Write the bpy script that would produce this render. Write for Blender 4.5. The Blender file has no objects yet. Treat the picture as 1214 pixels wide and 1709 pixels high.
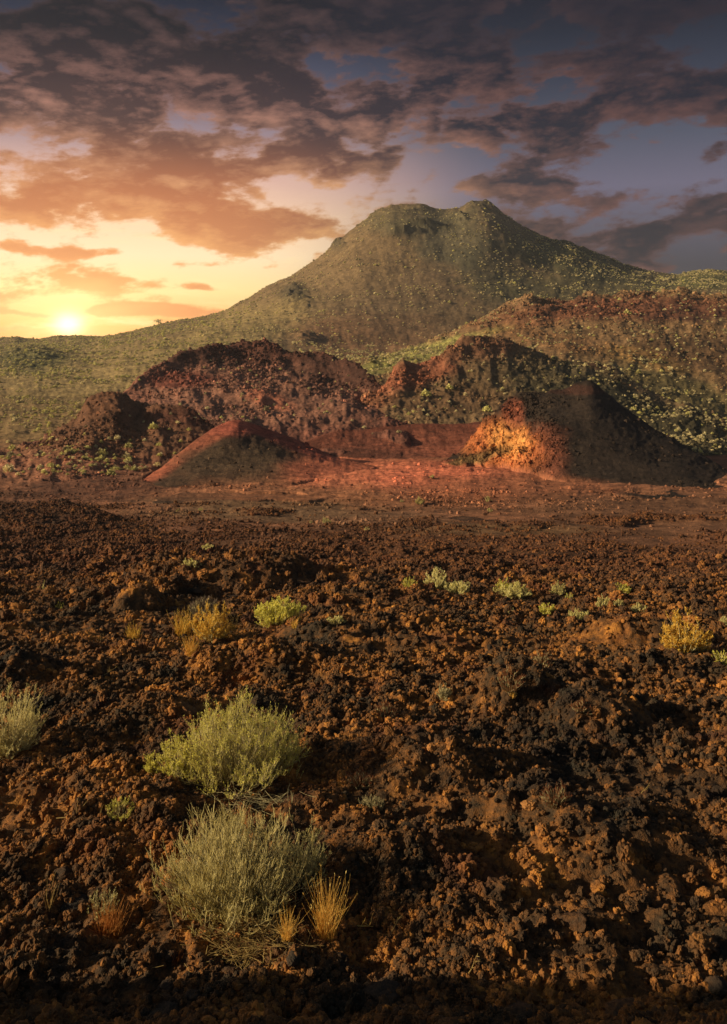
import bpy, bmesh, math, random
import numpy as np
random.seed(7); RNG = np.random.default_rng(11)
R = math.radians
S = bpy.context.scene
F, CX, HY = 1500.0, 607.0, 590.0        # focal length, centre column and horizon row of the 1214 x 1709 photograph
ZC = 4.2                                # eye above the lava field; the camera stands on a knoll

def lin(r, g, b):
    f = lambda c: (c/255/12.92) if c/255 <= .04045 else ((c/255+.055)/1.055)**2.4
    return (f(r), f(g), f(b), 1.0)

# ------------------------------------------------------------------ camera
cam = bpy.data.cameras.new('camera'); co = bpy.data.objects.new('camera', cam); S.collection.objects.link(co)
co.location = (0, 0, ZC); co.rotation_euler = (R(90), 0, 0)
cam.sensor_fit = 'VERTICAL'; cam.sensor_height = 36; cam.lens = 36*F/1709
cam.shift_y = (HY-854.5)/1709; cam.clip_start = .05; cam.clip_end = 20000
S.camera = co
# ------------------------------------------------------------------ light
S.view_settings.view_transform = 'Standard'; S.view_settings.look = 'None'
S.view_settings.gamma = 1; S.view_settings.exposure = 0.4
SUN_AZ, SUN_EL = -100.0, 18.5            # degrees from the view direction (negative: left), and up
sd = bpy.data.lights.new('sun', 'SUN'); sd.energy = 5.0; sd.angle = R(.6); sd.color = (1.0, .80, .54)
so = bpy.data.objects.new('sun', sd); S.collection.objects.link(so)
so.rotation_euler = (R(90-SUN_EL), 0, R(180-SUN_AZ)); so.location = (-30, 0, 30)
SKY_STRENGTH = 0.05

# ------------------------------------------------------------------ node helper
class E:
    """a value in a node tree that can be computed with"""
    def __init__(s, nt, v): s.nt, s.v = nt, v
    def _m(s, op, *a, clamp=False):
        n = s.nt.nodes.new('ShaderNodeMath'); n.operation = op; n.use_clamp = clamp
        for i, x in enumerate((s,)+a):
            x = x.v if isinstance(x, E) else x
            if isinstance(x, (int, float)): n.inputs[i].default_value = x
            else: s.nt.links.new(x, n.inputs[i])
        return E(s.nt, n.outputs[0])
    def __add__(s, o): return s._m('ADD', o)
    def __sub__(s, o): return s._m('SUBTRACT', o)
    def __mul__(s, o): return s._m('MULTIPLY', o)
    def __truediv__(s, o): return s._m('DIVIDE', o)
    __radd__ = __add__; __rmul__ = __mul__
    def exp(s): return s._m('EXPONENT')
    def clamp(s): return s._m('ADD', 0.0, clamp=True)
    def step(s, a, b):
        n = s.nt.nodes.new('ShaderNodeMapRange'); n.interpolation_type = 'SMOOTHSTEP'
        s.nt.links.new(s.v, n.inputs[0]); n.inputs[1].default_value = a; n.inputs[2].default_value = b
        return E(s.nt, n.outputs[0])
def link(nt, a, b):
    a = a.v if isinstance(a, E) else a
    if isinstance(a, (int, float, tuple)): b.default_value = a
    else: nt.links.new(a, b)
def mix(nt, f, a, b, mode='MIX'):
    n = nt.nodes.new('ShaderNodeMix'); n.data_type = 'RGBA'; n.blend_type = mode; n.clamp_factor = True
    link(nt, f, n.inputs[0]); link(nt, a, n.inputs[6]); link(nt, b, n.inputs[7]); return n.outputs[2]
def ramp(nt, f, stops):
    n = nt.nodes.new('ShaderNodeValToRGB'); link(nt, f, n.inputs[0]); cr = n.color_ramp
    while len(cr.elements) < len(stops): cr.elements.new(.5)
    for e, (p, c) in zip(cr.elements, stops): e.position = p; e.color = c
    return n.outputs[0]
def noise(nt, vec, scale, detail=5, rough=.55, dist=0.0, w=None):
    n = nt.nodes.new('ShaderNodeTexNoise'); n.inputs['Scale'].default_value = scale
    n.inputs['Detail'].default_value = detail; n.inputs['Roughness'].default_value = rough
    n.inputs['Distortion'].default_value = dist
    if vec is not None: link(nt, vec, n.inputs['Vector'])
    return E(nt, n.outputs[0])
def voro(nt, vec, scale, feature='F1'):
    n = nt.nodes.new('ShaderNodeTexVoronoi'); n.inputs['Scale'].default_value = scale; n.feature = feature
    link(nt, vec, n.inputs['Vector']); return n

# ------------------------------------------------------------------ world: evening sky with clouds
W = bpy.data.worlds.new('World'); S.world = W; W.use_nodes = True
nt = W.node_tree; nt.nodes.clear()
def sky_nodes():
    tc = nt.nodes.new('ShaderNodeTexCoord')
    sx = nt.nodes.new('ShaderNodeSeparateXYZ'); nt.links.new(tc.outputs['Generated'], sx.inputs[0])
    x, y, z = (E(nt, o) for o in sx.outputs)
    az = x._m('ARCTAN2', y)*57.2958; el = z._m('ARCSINE')*57.2958
    dn = nt.nodes.new('ShaderNodeTexNoise'); dn.inputs['Scale'].default_value = 7.0; dn.inputs['Detail'].default_value = 4; nt.links.new(tc.outputs['Generated'], dn.inputs['Vector'])
    ds = nt.nodes.new('ShaderNodeSeparateColor'); nt.links.new(dn.outputs['Color'], ds.inputs[0])
    azd = az + (E(nt, ds.outputs[0])-.5)*6.0; eld = el + (E(nt, ds.outputs[1])-.5)*2.6
    def blob(px, py, rx, ry, k, tilt=0.0, exact=False):
        u = (px-CX)/F; a0 = math.degrees(math.atan(u)); e0 = math.degrees(math.atan((HY-py)/F*math.cos(math.atan(u))))
        da = (az if exact else azd)-a0; de = ((el if exact else eld)-e0) - da*tilt
        q = (da*(26.2/rx))._m('POWER', 2.0) + (de*(26.2/ry))._m('POWER', 2.0)
        return (q*-1.0).exp()*k
    ele = lambda py: math.degrees(math.atan((HY-py)/F))
    t = el/30.0
    P = lambda py: max(0, ele(py)/30)
    left = ramp(nt, t, [(0, lin(240,130,55)), (P(545), lin(250,165,75)), (P(490), lin(255,222,150)), (P(430), lin(255,224,182)),
        (P(370), lin(248,208,172)), (P(300), lin(216,174,160)), (P(230), lin(150,130,138)), (P(150), lin(84,86,106)), (P(70), lin(44,52,72)), (P(0), lin(24,32,48)), (1, lin(20,26,38))])
    right = ramp(nt, t, [(0, lin(66,64,70)), (P(450), lin(70,69,76)), (P(390), lin(90,88,100)), (P(320), lin(106,102,120)),
        (P(240), lin(80,84,100)), (P(150), lin(54,60,76)), (P(60), lin(33,40,54)), (P(0), lin(24,30,44)), (1, lin(18,24,36))])
    azw = az + noise(nt, tc.outputs['Generated'], 3.0, 3)*6.0 - 3.0
    f = azw.step(-9, 10)
    col = mix(nt, f, left, right)
    # sun glow
    warm = blob(112, 540, 380, 165, 1.0); mid = blob(112, 541, 110, 60, 1.0, 0, True); core = blob(114, 541, 22, 17, 1.0, 0, True)
    # cloud coordinates: flat layers, stretched along the horizon
    cv = nt.nodes.new('ShaderNodeCombineXYZ')
    link(nt, az*.105, cv.inputs[0]); link(nt, el*.25 - az*.012, cv.inputs[1])
    cv2 = nt.nodes.new('ShaderNodeCombineXYZ')
    link(nt, az*.105-.04, cv2.inputs[0]); link(nt, el*.25 - az*.012 - .17, cv2.inputs[1])
    def dens(v): return (noise(nt, v, 1.3, 10, .57, .08)-.5)*2.15+.5+(noise(nt, v, 5.0, 6, .62, .05)-.5)*.5
    n1, n2 = dens(cv.outputs[0]), dens(cv2.outputs[0])
    cov = (blob(170, 190, 330, 105, .26) + blob(60, 110, 300, 60, .10) + blob(700, 110, 700, 170, .17) + blob(110, 330, 270, 36, .34) + blob(420, 150, 200, 60, .23) + blob(560, 245, 120, 38, .22)
         + blob(330, 270, 90, 40, .18) + blob(60, 40, 240, 60, .14) + blob(820, 20, 330, 45, .18) + blob(1100, 195, 240, 42, .15) + blob(830, 200, 130, 26, .12)
         + blob(1150, 365, 170, 42, .27) + blob(820, 320, 110, 22, .13) + blob(1000, 405, 190, 30, .14) + blob(470, 385, 150, 36, .26)
         + blob(230, 520, 120, 10, .55) + blob(60, 525, 60, 5, .35) + blob(375, 477, 110, 9, .34) + blob(100, 412, 150, 9, .30) + blob(330, 440, 120, 7, .2) + blob(40, 553, 130, 7, .30)+ blob(1140, 250, 200, 22, .12)+ blob(700, 150, 160, 22, .13))
    gap = blob(330, 190, 60, 34, .22) + blob(480, 322, 170, 18, .12) + blob(290, 445, 200, 30, .10) + blob(620, 90, 190, 40, .05)
    dd = n1 + cov - gap
    d = dd.step(.53, .73)
    lightn = ((n1 - n2)*1.9 + .02).clamp()              # the side of a cloud turned to the low sun
    thin = dd.step(.84, .58)
    lit = (lightn*.70 + thin*.40)*(azw.step(26, -14)*.75+.25)
    elr = el.step(9.0, 14.5)
    darkL = mix(nt, elr, lin(166,92,58), lin(62,44,46)); darkL = mix(nt, el.step(14, 20), darkL, lin(18,22,32))
    darkR = mix(nt, el.step(9.0, 15), lin(40,40,48), lin(28,31,44))
    dark = mix(nt, azw.step(-12, 6), darkL, darkR)
    litL = mix(nt, el.step(6, 16), lin(255,196,120), lin(212,150,128)); litR = lin(204,136,112)
    litc = mix(nt, azw.step(-4, 16), litL, litR)
    litc = mix(nt, el.step(14, 20)*.85, litc, lin(44,43,54))
    cc = mix(nt, lit.clamp(), dark, litc)
    near = mix(nt, warm*.8, cc, lin(250,150,75))
    col = mix(nt, (d*.93)._m('MULTIPLY', (core*-1.0)+1.0), col, near)
    # high thin streaks
    cv3 = nt.nodes.new('ShaderNodeCombineXYZ'); link(nt, az*.16, cv3.inputs[0]); link(nt, el*.85, cv3.inputs[1])
    st = noise(nt, cv3.outputs[0], 1.0, 7, .6, .2).step(.50, .72)*el.step(13, 3)*azw.step(6, -10)
    col = mix(nt, st*.62*((d*-1.0)+1.0), col, lin(255,232,168))
    col = mix(nt, warm, col, (.34, .20, .07, 1), 'ADD')
    col = mix(nt, mid, col, (.50, .38, .16, 1), 'ADD')
    col = mix(nt, core, col, (1.2, 1.1, .8, 1), 'ADD')
    # below the horizon and away from the sunset the plain evening sky takes over
    ns = nt.nodes.new('ShaderNodeTexSky'); ns.sky_type = 'NISHITA'; ns.sun_disc = False
    ns.sun_elevation = R(SUN_EL); ns.sun_rotation = R(SUN_AZ); ns.dust_density = 2.0
    b1 = nt.nodes.new('ShaderNodeBackground'); b1.inputs[1].default_value = .84; nt.links.new(col, b1.inputs[0])
    b2 = nt.nodes.new('ShaderNodeBackground'); b2.inputs[1].default_value = SKY_STRENGTH; nt.links.new(ns.outputs[0], b2.inputs[0])
    front = az._m('ABSOLUTE').step(85, 40)*el.step(60, 28)
    mx = nt.nodes.new('ShaderNodeMixShader'); link(nt, front, mx.inputs[0])
    nt.links.new(b2.outputs[0], mx.inputs[1]); nt.links.new(b1.outputs[0], mx.inputs[2])
    out = nt.nodes.new('ShaderNodeOutputWorld'); nt.links.new(mx.outputs[0], out.inputs[0])
sky_nodes()
W.cycles.sampling_method = 'MANUAL'; W.cycles.sample_map_resolution = 512

# ------------------------------------------------------------------ numpy noise
def _h(i, j, k, s):
    n = (i.astype(np.int64)*374761393 + j.astype(np.int64)*668265263 + k.astype(np.int64)*2147483647 + s*1274126177) & 0xffffffff
    n = ((n ^ (n >> 13))*1274126177) & 0xffffffff
    return (n ^ (n >> 16)) & 0xffff
def vn(x, y, z, s=0):
    """smooth value noise in -1..1"""
    xi, yi, zi = np.floor(x), np.floor(y), np.floor(z)
    f = [a-b for a, b in ((x, xi), (y, yi), (z, zi))]
    u, v, w = [t*t*t*(t*(t*6-15)+10) for t in f]
    xi, yi, zi = xi.astype(np.int64), yi.astype(np.int64), zi.astype(np.int64)
    g = lambda a, b, c: _h(xi+a, yi+b, zi+c, s)/32767.5-1
    x00 = g(0,0,0)*(1-u)+g(1,0,0)*u; x10 = g(0,1,0)*(1-u)+g(1,1,0)*u
    x01 = g(0,0,1)*(1-u)+g(1,0,1)*u; x11 = g(0,1,1)*(1-u)+g(1,1,1)*u
    return (x00*(1-v)+x10*v)*(1-w)+(x01*(1-v)+x11*v)*w
def fbm(x, y, z, o=4, s=0, g=.5, ridge=False):
    t = 0; a = 1; n = 0
    for i in range(o):
        q = vn(x, y, z, s+i*17)
        if ridge: q = 1-2*np.abs(q)
        t = t+a*q; n += a; a *= g; x, y, z = x*2.03+3.1, y*2.03+1.7, z*2.03+.9
    return t/n
def cell(x, y, s=0):
    """distance to the nearest of one random point per cell: rounded lumps"""
    xi, yi = np.floor(x), np.floor(y); best = np.full(np.shape(x), 9.0)
    for a in (-1, 0, 1):
        for b in (-1, 0, 1):
            cx, cy = (xi+a).astype(np.int64), (yi+b).astype(np.int64)
            px = cx+_h(cx, cy, cx*0, s)/65535; py = cy+_h(cx, cy, cx*0, s+5)/65535
            best = np.minimum(best, (px-x)**2+(py-y)**2)
    return np.sqrt(best)
def sstep(x, a, b):
    t = np.clip((x-a)/(b-a), 0, 1); return t*t*(3-2*t)

# ------------------------------------------------------------------ terrain: landforms as contour lines (column, row of the photograph, distance in m)
near_keys = [(1709,5.6),(1570,6.5),(1345,8.5),(1200,11),(1100,14),(1050,17),(1000,22),(950,30),(900,42),(870,52),(830,68),(790,90),(771,108)]
flat = lambda py, Y: [(-300, py, Y), (1500, py, Y)]
LAY = {}
LAY['ground'] = [flat(*k) for k in near_keys] + [
    [(-300,712,140),(150,716,140),(300,735,140),(600,750,140),(1500,765,140)],
    [(-300,655,200),(150,665,200),(300,700,200),(600,720,200),(1500,730,200)],
    [(-300,618,270),(150,625,270),(300,660,270),(600,680,270),(1500,690,270)],
    flat(625, 600), flat(612, 1200), flat(598, 6000)]
ridge = [(-300,575),(-150,568),(0,564),(25,561),(60,566),(110,561),(160,563),(200,557),(250,546),(300,534),(345,527),(370,521),(400,504),(440,481),(480,461),(520,436),(556,412),(566,402),(590,380),(620,357),(650,342),(680,338),(710,340),(735,346),(765,347),(785,339),(800,336),(820,340),(838,351),(870,373),(920,399),(945,404),(965,411),(1000,424),(1040,440),(1080,450),(1130,458),(1150,452),(1190,447),(1214,450),(1300,462),(1500,500)]
LAY['mountain'] = [
    [(-300,660,200),(0,655,205),(150,650,210),(300,640,220),(500,625,250),(650,612,290),(900,600,320),(1500,600,320)],
    [(-300,604,320),(0,600,320),(150,597,330),(300,580,340),(420,566,360),(500,570,360),(650,577,370),(800,570,380),(1000,560,380),(1214,545,380),(1500,560,380)],
    [(-300,584,450),(0,580,450),(150,577,450),(300,553,450),(400,530,460),(500,506,470),(600,470,480),(700,450,490),(800,450,490),(900,470,490),(1000,490,480),(1214,500,460),(1500,530,450)],
    [(p, y+((y-HY)*-.13), 540) for p, y in ridge],
    [(p, y, 600) for p, y in ridge],
    [(p, y+(HY+40-y)*.4, 720) for p, y in ridge],
    [(p, 625, 1100) for p, y in ridge]]
LAY['far_hill'] = [
    [(540,640,225),(700,660,205),(900,700,190),(1214,760,165),(1500,780,160)],
    [(540,622,240),(700,620,235),(850,585,250),(1000,600,240),(1100,640,225),(1214,680,215),(1500,700,205)],
    [(540,616,262),(620,602,272),(700,585,290),(800,550,300),(900,525,300),(1000,530,295),(1214,545,280),(1500,560,270)],
    [(540,612,270),(570,607,275),(600,600,290),(650,592,300),(700,578,310),(750,556,320),(800,531,330),(850,511,335),(885,502,335),(905,508,335),(935,505,335),(980,495,335),(1010,497,335),(1050,489,335),(1080,491,335),(1120,486,335),(1214,491,335),(1300,492,330),(1500,510,320)],
    [(540,660,330),(750,600,380),(900,560,390),(1500,560,380)],
    [(540,690,400),(1500,640,450)]]
LAY['red_ridge'] = [
    [(560,725,140),(650,712,142),(800,708,142),(900,745,136),(1050,800,124),(1214,815,112),(1500,850,100)],
    [(560,712,146),(600,695,152),(650,672,158),(750,650,165),(850,645,170),(950,660,165),(1050,705,155),(1214,755,140),(1500,820,120)],
    [(560,708,150),(590,690,158),(605,668,163),(625,652,168),(645,636,171),(660,612,174),(672,601,176),(700,603,178),(735,592,181),(755,572,185),(775,562,188),(800,560,190),(850,564,192),(890,577,194),(950,596,195),(1000,604,195),(1020,609,194),(1050,626,190),(1100,655,184),(1214,700,174),(1500,800,140)],
    [(560,740,170),(700,650,205),(900,630,225),(1050,680,215),(1214,740,205),(1500,850,160)],
    [(560,760,200),(900,700,260),(1500,850,200)]]
LAY['dark_ridge'] = [
    [(-300,790,100),(20,785,102),(150,785,102),(300,770,106),(450,752,116),(560,738,124),(680,725,130)],
    [(-300,775,110),(20,762,114),(150,720,130),(210,690,142),(300,652,160),(400,630,172),(470,632,174),(550,650,168),(600,680,155),(680,715,140)],
    [(-300,770,112),(20,756,117),(150,708,137),(210,668,156),(300,620,179),(400,600,191),(470,610,189),(550,632,182),(600,655,173),(680,710,142)],
    [(-300,768,113),(20,753,118),(100,724,130),(150,700,139),(210,654,160),(250,618,175),(280,600,182),(300,591,185),(340,577,190),(380,570,194),(400,567,195),(440,563,195),(455,570,194),(470,585,192),(500,589,192),(550,597,190),(590,607,185),(620,624,180),(638,640,175),(680,705,145)],
    [(-300,790,122),(150,720,160),(300,640,215),(440,610,225),(600,650,210),(680,740,165)],
    [(-300,830,140),(300,700,260),(680,760,220)]]
LAY['crater_wall'] = [
    [(500,770,116),(560,778,113),(650,782,110),(760,780,110),(880,770,112)],
    [(500,742,122),(560,738,126),(650,740,127),(760,738,128),(880,735,128)],
    [(500,738,124),(530,728,127),(560,721,131),(620,714,135),(700,707,138),(780,703,138),(880,704,136)],
    [(500,755,150),(700,722,158),(880,735,150)],
    [(500,775,170),(880,760,170)]]
LAY['cinder_cone'] = [
    [(120,868,55),(200,858,58),(300,848,61),(400,846,62),(500,842,64),(560,832,68),(660,815,78),(760,810,80)],
    [(120,860,58),(200,842,65),(300,818,74),(400,810,78),(500,806,80),(560,800,85),(660,794,90),(760,790,92)],
    [(120,853,61),(200,829,72),(260,800,81),(320,780,86),(400,768,91),(470,771,92),(530,774,95),(600,781,96),(660,786,97),(760,785,98)],
    [(120,851,62),(160,840,68),(200,823,76),(240,798,83),(270,777,88),(300,754,93),(340,724,100),(375,703,104),(395,699,105),(420,705,106),(450,715,107),(500,733,108),(530,748,107),(560,762,105),(600,773,103),(660,782,101),(760,785,100)],
    [(120,850,70),(200,815,90),(300,765,110),(395,725,122),(460,740,118),(530,768,114),(660,795,106),(760,795,106)],
    [(120,870,80),(300,800,125),(395,765,140),(530,780,125),(660,800,110)]]
LAY['dark_cone'] = [
    [(690,812,79),(760,814,78),(830,820,75),(880,826,72),(940,830,69),(1000,834,67),(1100,838,65),(1214,846,62),(1500,868,54)],
    [(690,795,90),(760,793,92),(830,800,92),(880,805,87),(940,808,80),(1000,811,78),(1100,816,76),(1214,828,71),(1500,860,60)],
    [(690,790,95),(760,780,100),(800,772,103),(850,764,103),(885,750,99),(915,725,97),(960,724,97),(1000,728,96),(1050,745,93),(1100,766,90),(1214,806,81),(1500,856,64)],
    [(690,788,98),(740,772,106),(770,752,111),(800,722,115),(820,708,116),(838,694,117),(846,672,118),(858,660,119),(875,656,119),(900,656,120),(920,652,120),(945,648,120),(965,637,120),(987,630,119),(1005,645,118),(1050,683,112),(1100,716,106),(1150,746,100),(1214,784,92),(1500,852,68)],
    [(690,800,110),(850,720,135),(990,690,138),(1100,760,122),(1214,815,105),(1500,870,76)],
    [(690,820,130),(990,780,160),(1500,880,90)]]
LAY['outcrop'] = [
    [(-200,838,66),(0,838,67),(100,835,70),(170,818,80),(250,795,90),(330,765,102),(400,748,106)],
    [(-200,795,86),(0,795,86),(100,775,94),(170,758,100),(250,752,103),(330,748,106),(400,742,107)],
    [(-200,775,102),(0,765,104),(30,750,106),(70,735,108),(110,708,112),(130,700,114),(145,668,116),(165,655,117),(190,655,117),(212,668,117),(228,692,116),(260,682,116),(300,678,116),(340,692,114),(400,735,110)],
    [(-200,780,106),(0,768,106),(70,745,112),(150,675,122),(190,665,124),(300,695,122),(400,745,114)],
    [(-200,800,116),(0,800,112),(150,740,136),(300,740,134),(400,780,122)]]
LAY['mound'] = [
    [(-300,880,46),(0,885,46),(120,885,46),(260,890,45)],
    [(-300,850,52),(0,850,53),(60,842,55),(105,836,56),(150,848,55),(190,866,52),(260,888,46)],
    [(-300,860,58),(105,848,64),(260,888,50)],
    [(-300,880,66),(105,868,74),(260,900,56)]]
LAY['hummock'] = [
    [(690,890,46),(780,893,45),(880,890,46)],
    [(690,884,48),(740,868,53),(780,860,55),(820,866,54),(880,884,48)],
    [(690,885,52),(780,872,62),(880,885,52)],
    [(690,890,60),(780,880,70),(880,890,60)]]
LNAMES = list(LAY)

NEARAZ = R(33)
az = np.concatenate([np.linspace(-math.pi, -NEARAZ, 200)[:-1], np.linspace(-NEARAZ, NEARAZ, 1020), np.linspace(NEARAZ, math.pi, 200)[1:]])
rr = np.concatenate([np.linspace(.02, 4.2, 70)[:-1], np.exp(np.linspace(math.log(4.2), math.log(60), 1320))[:-1],
                     np.exp(np.linspace(math.log(60), math.log(640), 900))[:-1], np.exp(np.linspace(math.log(640), math.log(1700), 40))])
NA, NR = len(az), len(rr)
A, RR = np.meshgrid(az, rr)             # rows: distance
X = RR*np.sin(A); Y = RR*np.cos(A)
# the outlines vary: each layer is looked up at a slightly wavy azimuth so no contour runs straight
azc = np.clip(az, -R(31), R(31)); pxs = CX+F*np.tan(azc)
def layer(cts):
    lo, hi = cts[0][0][0], cts[0][-1][0]
    rk, zk = [], []
    for c in cts:
        c = np.array(c, float); Yk = 0; pk = 0
        for o in (-6, -3, 0, 3, 6):
            Yk = Yk+np.interp(pxs+o, c[:, 0], c[:, 2])/5; pk = pk+np.interp(pxs+o, c[:, 0], c[:, 1])/5
        rk.append(Yk/np.cos(azc)); zk.append((HY-pk)/F*Yk)
    rk, zk = np.array(rk), np.array(zk); z = np.empty((NR, NA))
    first = cts is LAY['ground']
    for j in range(NA):
        a, b = rk[:, j], zk[:, j]
        if first:
            a = np.concatenate([[0, 1.5, 3.2], a]); b = np.concatenate([[-1.62, -1.95, -2.9], b])
        if not first:
            a = np.concatenate([[a[0]-36, a[0]-7], a, [a[-1]+30]]); b = np.concatenate([[b[0]-16, b[0]-1.1], b, [b[-1]-14]])
        t = 0
        for o, w in ((-.03, .2), (-.012, .3), (.012, .3), (.03, .2)):
            t = t+w*np.interp(rr*(1+o*(1 if first else .3)), a, b, left=-400 if not first else b[0], right=-400 if not first else b[-1])
        z[:, j] = t
    z -= np.maximum(0, np.maximum(lo-pxs, pxs-hi))[None]/F*.8*rr[:, None]
    return z
HZ = np.array([layer(LAY[n]) for n in LNAMES])
# beyond the frame the landforms sink so the low sun is not shut out
side = sstep(np.abs(A), R(31), R(60))
for i in range(1, len(LNAMES)): HZ[i] = HZ[i]-side*60
for i, n in enumerate(LNAMES):          # large irregularity of every landform, in metres
    amp, wl = {'mountain': (1.7, 45), 'far_hill': (2.4, 28), 'red_ridge': (1.8, 17), 'dark_ridge': (1.9, 18), 'outcrop': (1.0, 8), 'crater_wall': (.5, 10),
               'cinder_cone': (.35, 11), 'dark_cone': (.55, 12), 'mound': (.4, 5), 'hummock': (.3, 4), 'ground': (0, 1)}[n]
    if amp: HZ[i] = HZ[i]+amp*fbm(X/wl, Y/wl, X*0+i*3.3, 4, s=i, g=.55)*.8
LID = HZ.argmax(0); Z = HZ.max(0)
GR = LID == 0
# unseen knoll added at left, raised so its shade darkens the nearest rubble
Z += 5.0*np.exp(-(((X+8.0)/3.2)**2+((Y-2.2)/2.7)**2)**1.6)
PX = CX+F*X/np.maximum(Y, .01); 
def PY(): return HY-F*Z/np.maximum(Y, .01)
py0 = PY()
# lava field mask: rough clinker near, smooth cinder plain beyond
edge = 893+40*sstep(PX, 700, 1250)-45*sstep(PX, 260, 0)+26*fbm(X/6, Y/6, X*0, 3, s=40)
lava = sstep(py0+40*fbm(X/3.2, Y/2.2, X*0, 4, s=44, g=.65), edge-34, edge+62)*GR
lava = np.maximum(lava, GR*.75*sstep(fbm(X/6, Y/3.5, X*0, 4, s=47, g=.6), .12, .4)*sstep(py0, 826, 862)*sstep(py0, 960, 900))
lava = np.maximum(lava, (Y < 3)*1.0)
lava = np.maximum(lava, (LID == LNAMES.index('mound'))*.6)
# relief of the lava field: swells, lumps and clinker
sw = fbm(X/3.2, Y/3.2, X*0, 4, s=3)*.25+fbm(X/9, Y/9, X*0, 2, s=8)*.28*sstep(RR, 6, 14)+fbm(X/2.6, Y/1.8, X*0, 4, s=9, ridge=True)*.34*sstep(RR, 19, 32)
l1 = np.maximum(0, 1-cell(X/1.15+.3*vn(X*1.3, Y*1.3, X*0), Y/1.15, 4)*1.25)**.8
l2 = np.maximum(0, 1-cell(X/.42+.4*vn(X*3, Y*3, X*0), Y/.42, 6)*1.2)
l3 = np.maximum(0, 1-cell(X/.16, Y/.16, 7)*1.2)
rl = fbm(X/.9, Y/.9, X*0, 5, s=12, g=.6, ridge=True)
Z += lava*(sw*.9+l1*.15*(.4+.6*sstep(fbm(X/4, Y/4, X*0, 2, s=21), -.2, .3))+l2*.13+l3*.05+rl*.07)
Z -= lava*.12*sstep(RR, 5, 8)
def wpt(px, py, Yd): return ((px-CX)/F*Yd, Yd)
def bump(px, Yd, rx, ry, h, p=1.0):
    global Z
    cx, cy = wpt(px, 0, Yd); Z += h*np.exp(-(((X-cx)/rx)**2+((Y-cy)/ry)**2)**p)
# shallow cave with its overhanging lip, the ledge left of it and the ledge below the middle
bump(325, 21.9, .6, .55, -1.1, 4); bump(372, 24.3, 2.4, 1.6, .62, 3); bump(285, 22.0, .4, .7, .35, 3); bump(520, 24.5, 2.2, 1.2, .3, 1.3)
bump(232, 19.8, .5, 1.0, .38, 3); bump(180, 22, 1.2, 1.3, .3)
bump(430, 12.3, 1.0, .35, -.28, 1.5); bump(420, 13.1, 1.2, .45, .30, 1.5); bump(260, 10.6, .8, .5, .28)
bump(860, 11.3, .55, .45, .45, 1.5); bump(1000, 10.6, .6, .4, .35, 1.4); bump(1060, 15.5, .9, .6, .4, 1.5); bump(640, 15.5, 1.4, .5, .3, 1.4)
bump(1090, 12.0, 1.1, .6, -.22, 1.5); bump(760, 9.2, .9, .5, .28); bump(1000, 8.0, 1.0, .5, .3); bump(640, 7.4, .7, .4, .2)
bump(350, 10.4, 1.3, .5, -.15); bump(20, 12.5, .8, .6, .45)
for px_, yd_ in ((355, 6.75), (385, 8.75), (20, 10.2)): bump(px_, yd_, .55, .4, -.06)
# smooth cinder: ripples and low crust lines
cin = (1-lava)
Z += cin*GR*(fbm(X/5, Y/5, X*0, 4, s=31)*.28+fbm(X/1.2, Y/1.2, X*0, 3, s=33)*.05)
# rocky relief on the hills, pushed along x, y and z so cliffs break up
rough = np.zeros_like(Z)
pick = lambda n: (LID == LNAMES.index(n))*1.0
rough += pick('mountain')*.6+pick('far_hill')*.55+pick('red_ridge')*.6+pick('dark_ridge')*.7+pick('outcrop')*1.0+pick('crater_wall')*.22+pick('mound')*.25+pick('hummock')*.12
py1 = PY()
cliff = np.zeros_like(Z)
def zone(n, px, py, rx, ry, k, p=1.0):
    q = ((PX-px)/rx)**2+((py1-py)/ry)**2
    return pick(n)*k*np.exp(-q**p)
cliff += zone('dark_ridge', 400, 590, 200, 26, 1.2)+zone('dark_ridge', 330, 632, 90, 22, 1.1)+zone('dark_ridge', 560, 612, 80, 26, 1.0)+zone('dark_ridge', 470, 640, 60, 14, .7)+zone('dark_ridge', 160, 745, 130, 26, .7)
cliff += zone('red_ridge', 700, 615, 60, 22, 1.2)+zone('red_ridge', 620, 665, 45, 34, 1.0)+zone('red_ridge', 780, 580, 70, 22, 1.1)
cliff += zone('far_hill', 900, 515, 130, 16, 1.3)+zone('far_hill', 1060, 500, 160, 20, 1.4)+zone('outcrop', 170, 680, 80, 36, 1.1)+zone('outcrop', 90, 740, 90, 22, 1.0)+zone('outcrop', 300, 700, 80, 24, .9)
cliff += zone('mountain', 690, 385, 45, 10, 2.4)+zone('mountain', 810, 352, 34, 8, 1.3)+zone('mountain', 660, 350, 55, 12, 1.2)+zone('mountain', 495, 500, 26, 22, 1.6)+zone('mountain', 945, 420, 80, 20, 1.0)+zone('mountain', 565, 405, 14, 16, 1.2)+zone('mountain', 770, 365, 20, 10, 1.4)
cliff += zone('dark_cone', 850, 735, 60, 62, 2.3, 1.5)+zone('dark_cone', 905, 790, 50, 16, .5)+zone('dark_cone', 900, 665, 60, 12, .35)+zone('dark_cone', 780, 778, 70, 10, .4)
wl = np.where(LID == LNAMES.index('mountain'), 14.0, np.where(LID == LNAMES.index('far_hill'), 9.0, 4.2))
wl = np.where(LID == LNAMES.index('dark_cone'), 3.4, wl)
nx = fbm(X/wl/1.7, Y/wl, Z/wl*2.2, 5, s=50, g=.6, ridge=True); ny = fbm(X/wl, Y/wl, Z/wl, 4, s=60, g=.6); nz = fbm(X/wl/1.6, Y/wl, Z/wl*1.8, 5, s=70, g=.62)
far = sstep(RR, 40, 75)
am = (rough*.36+cliff*1.35)*wl*.13*far
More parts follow.
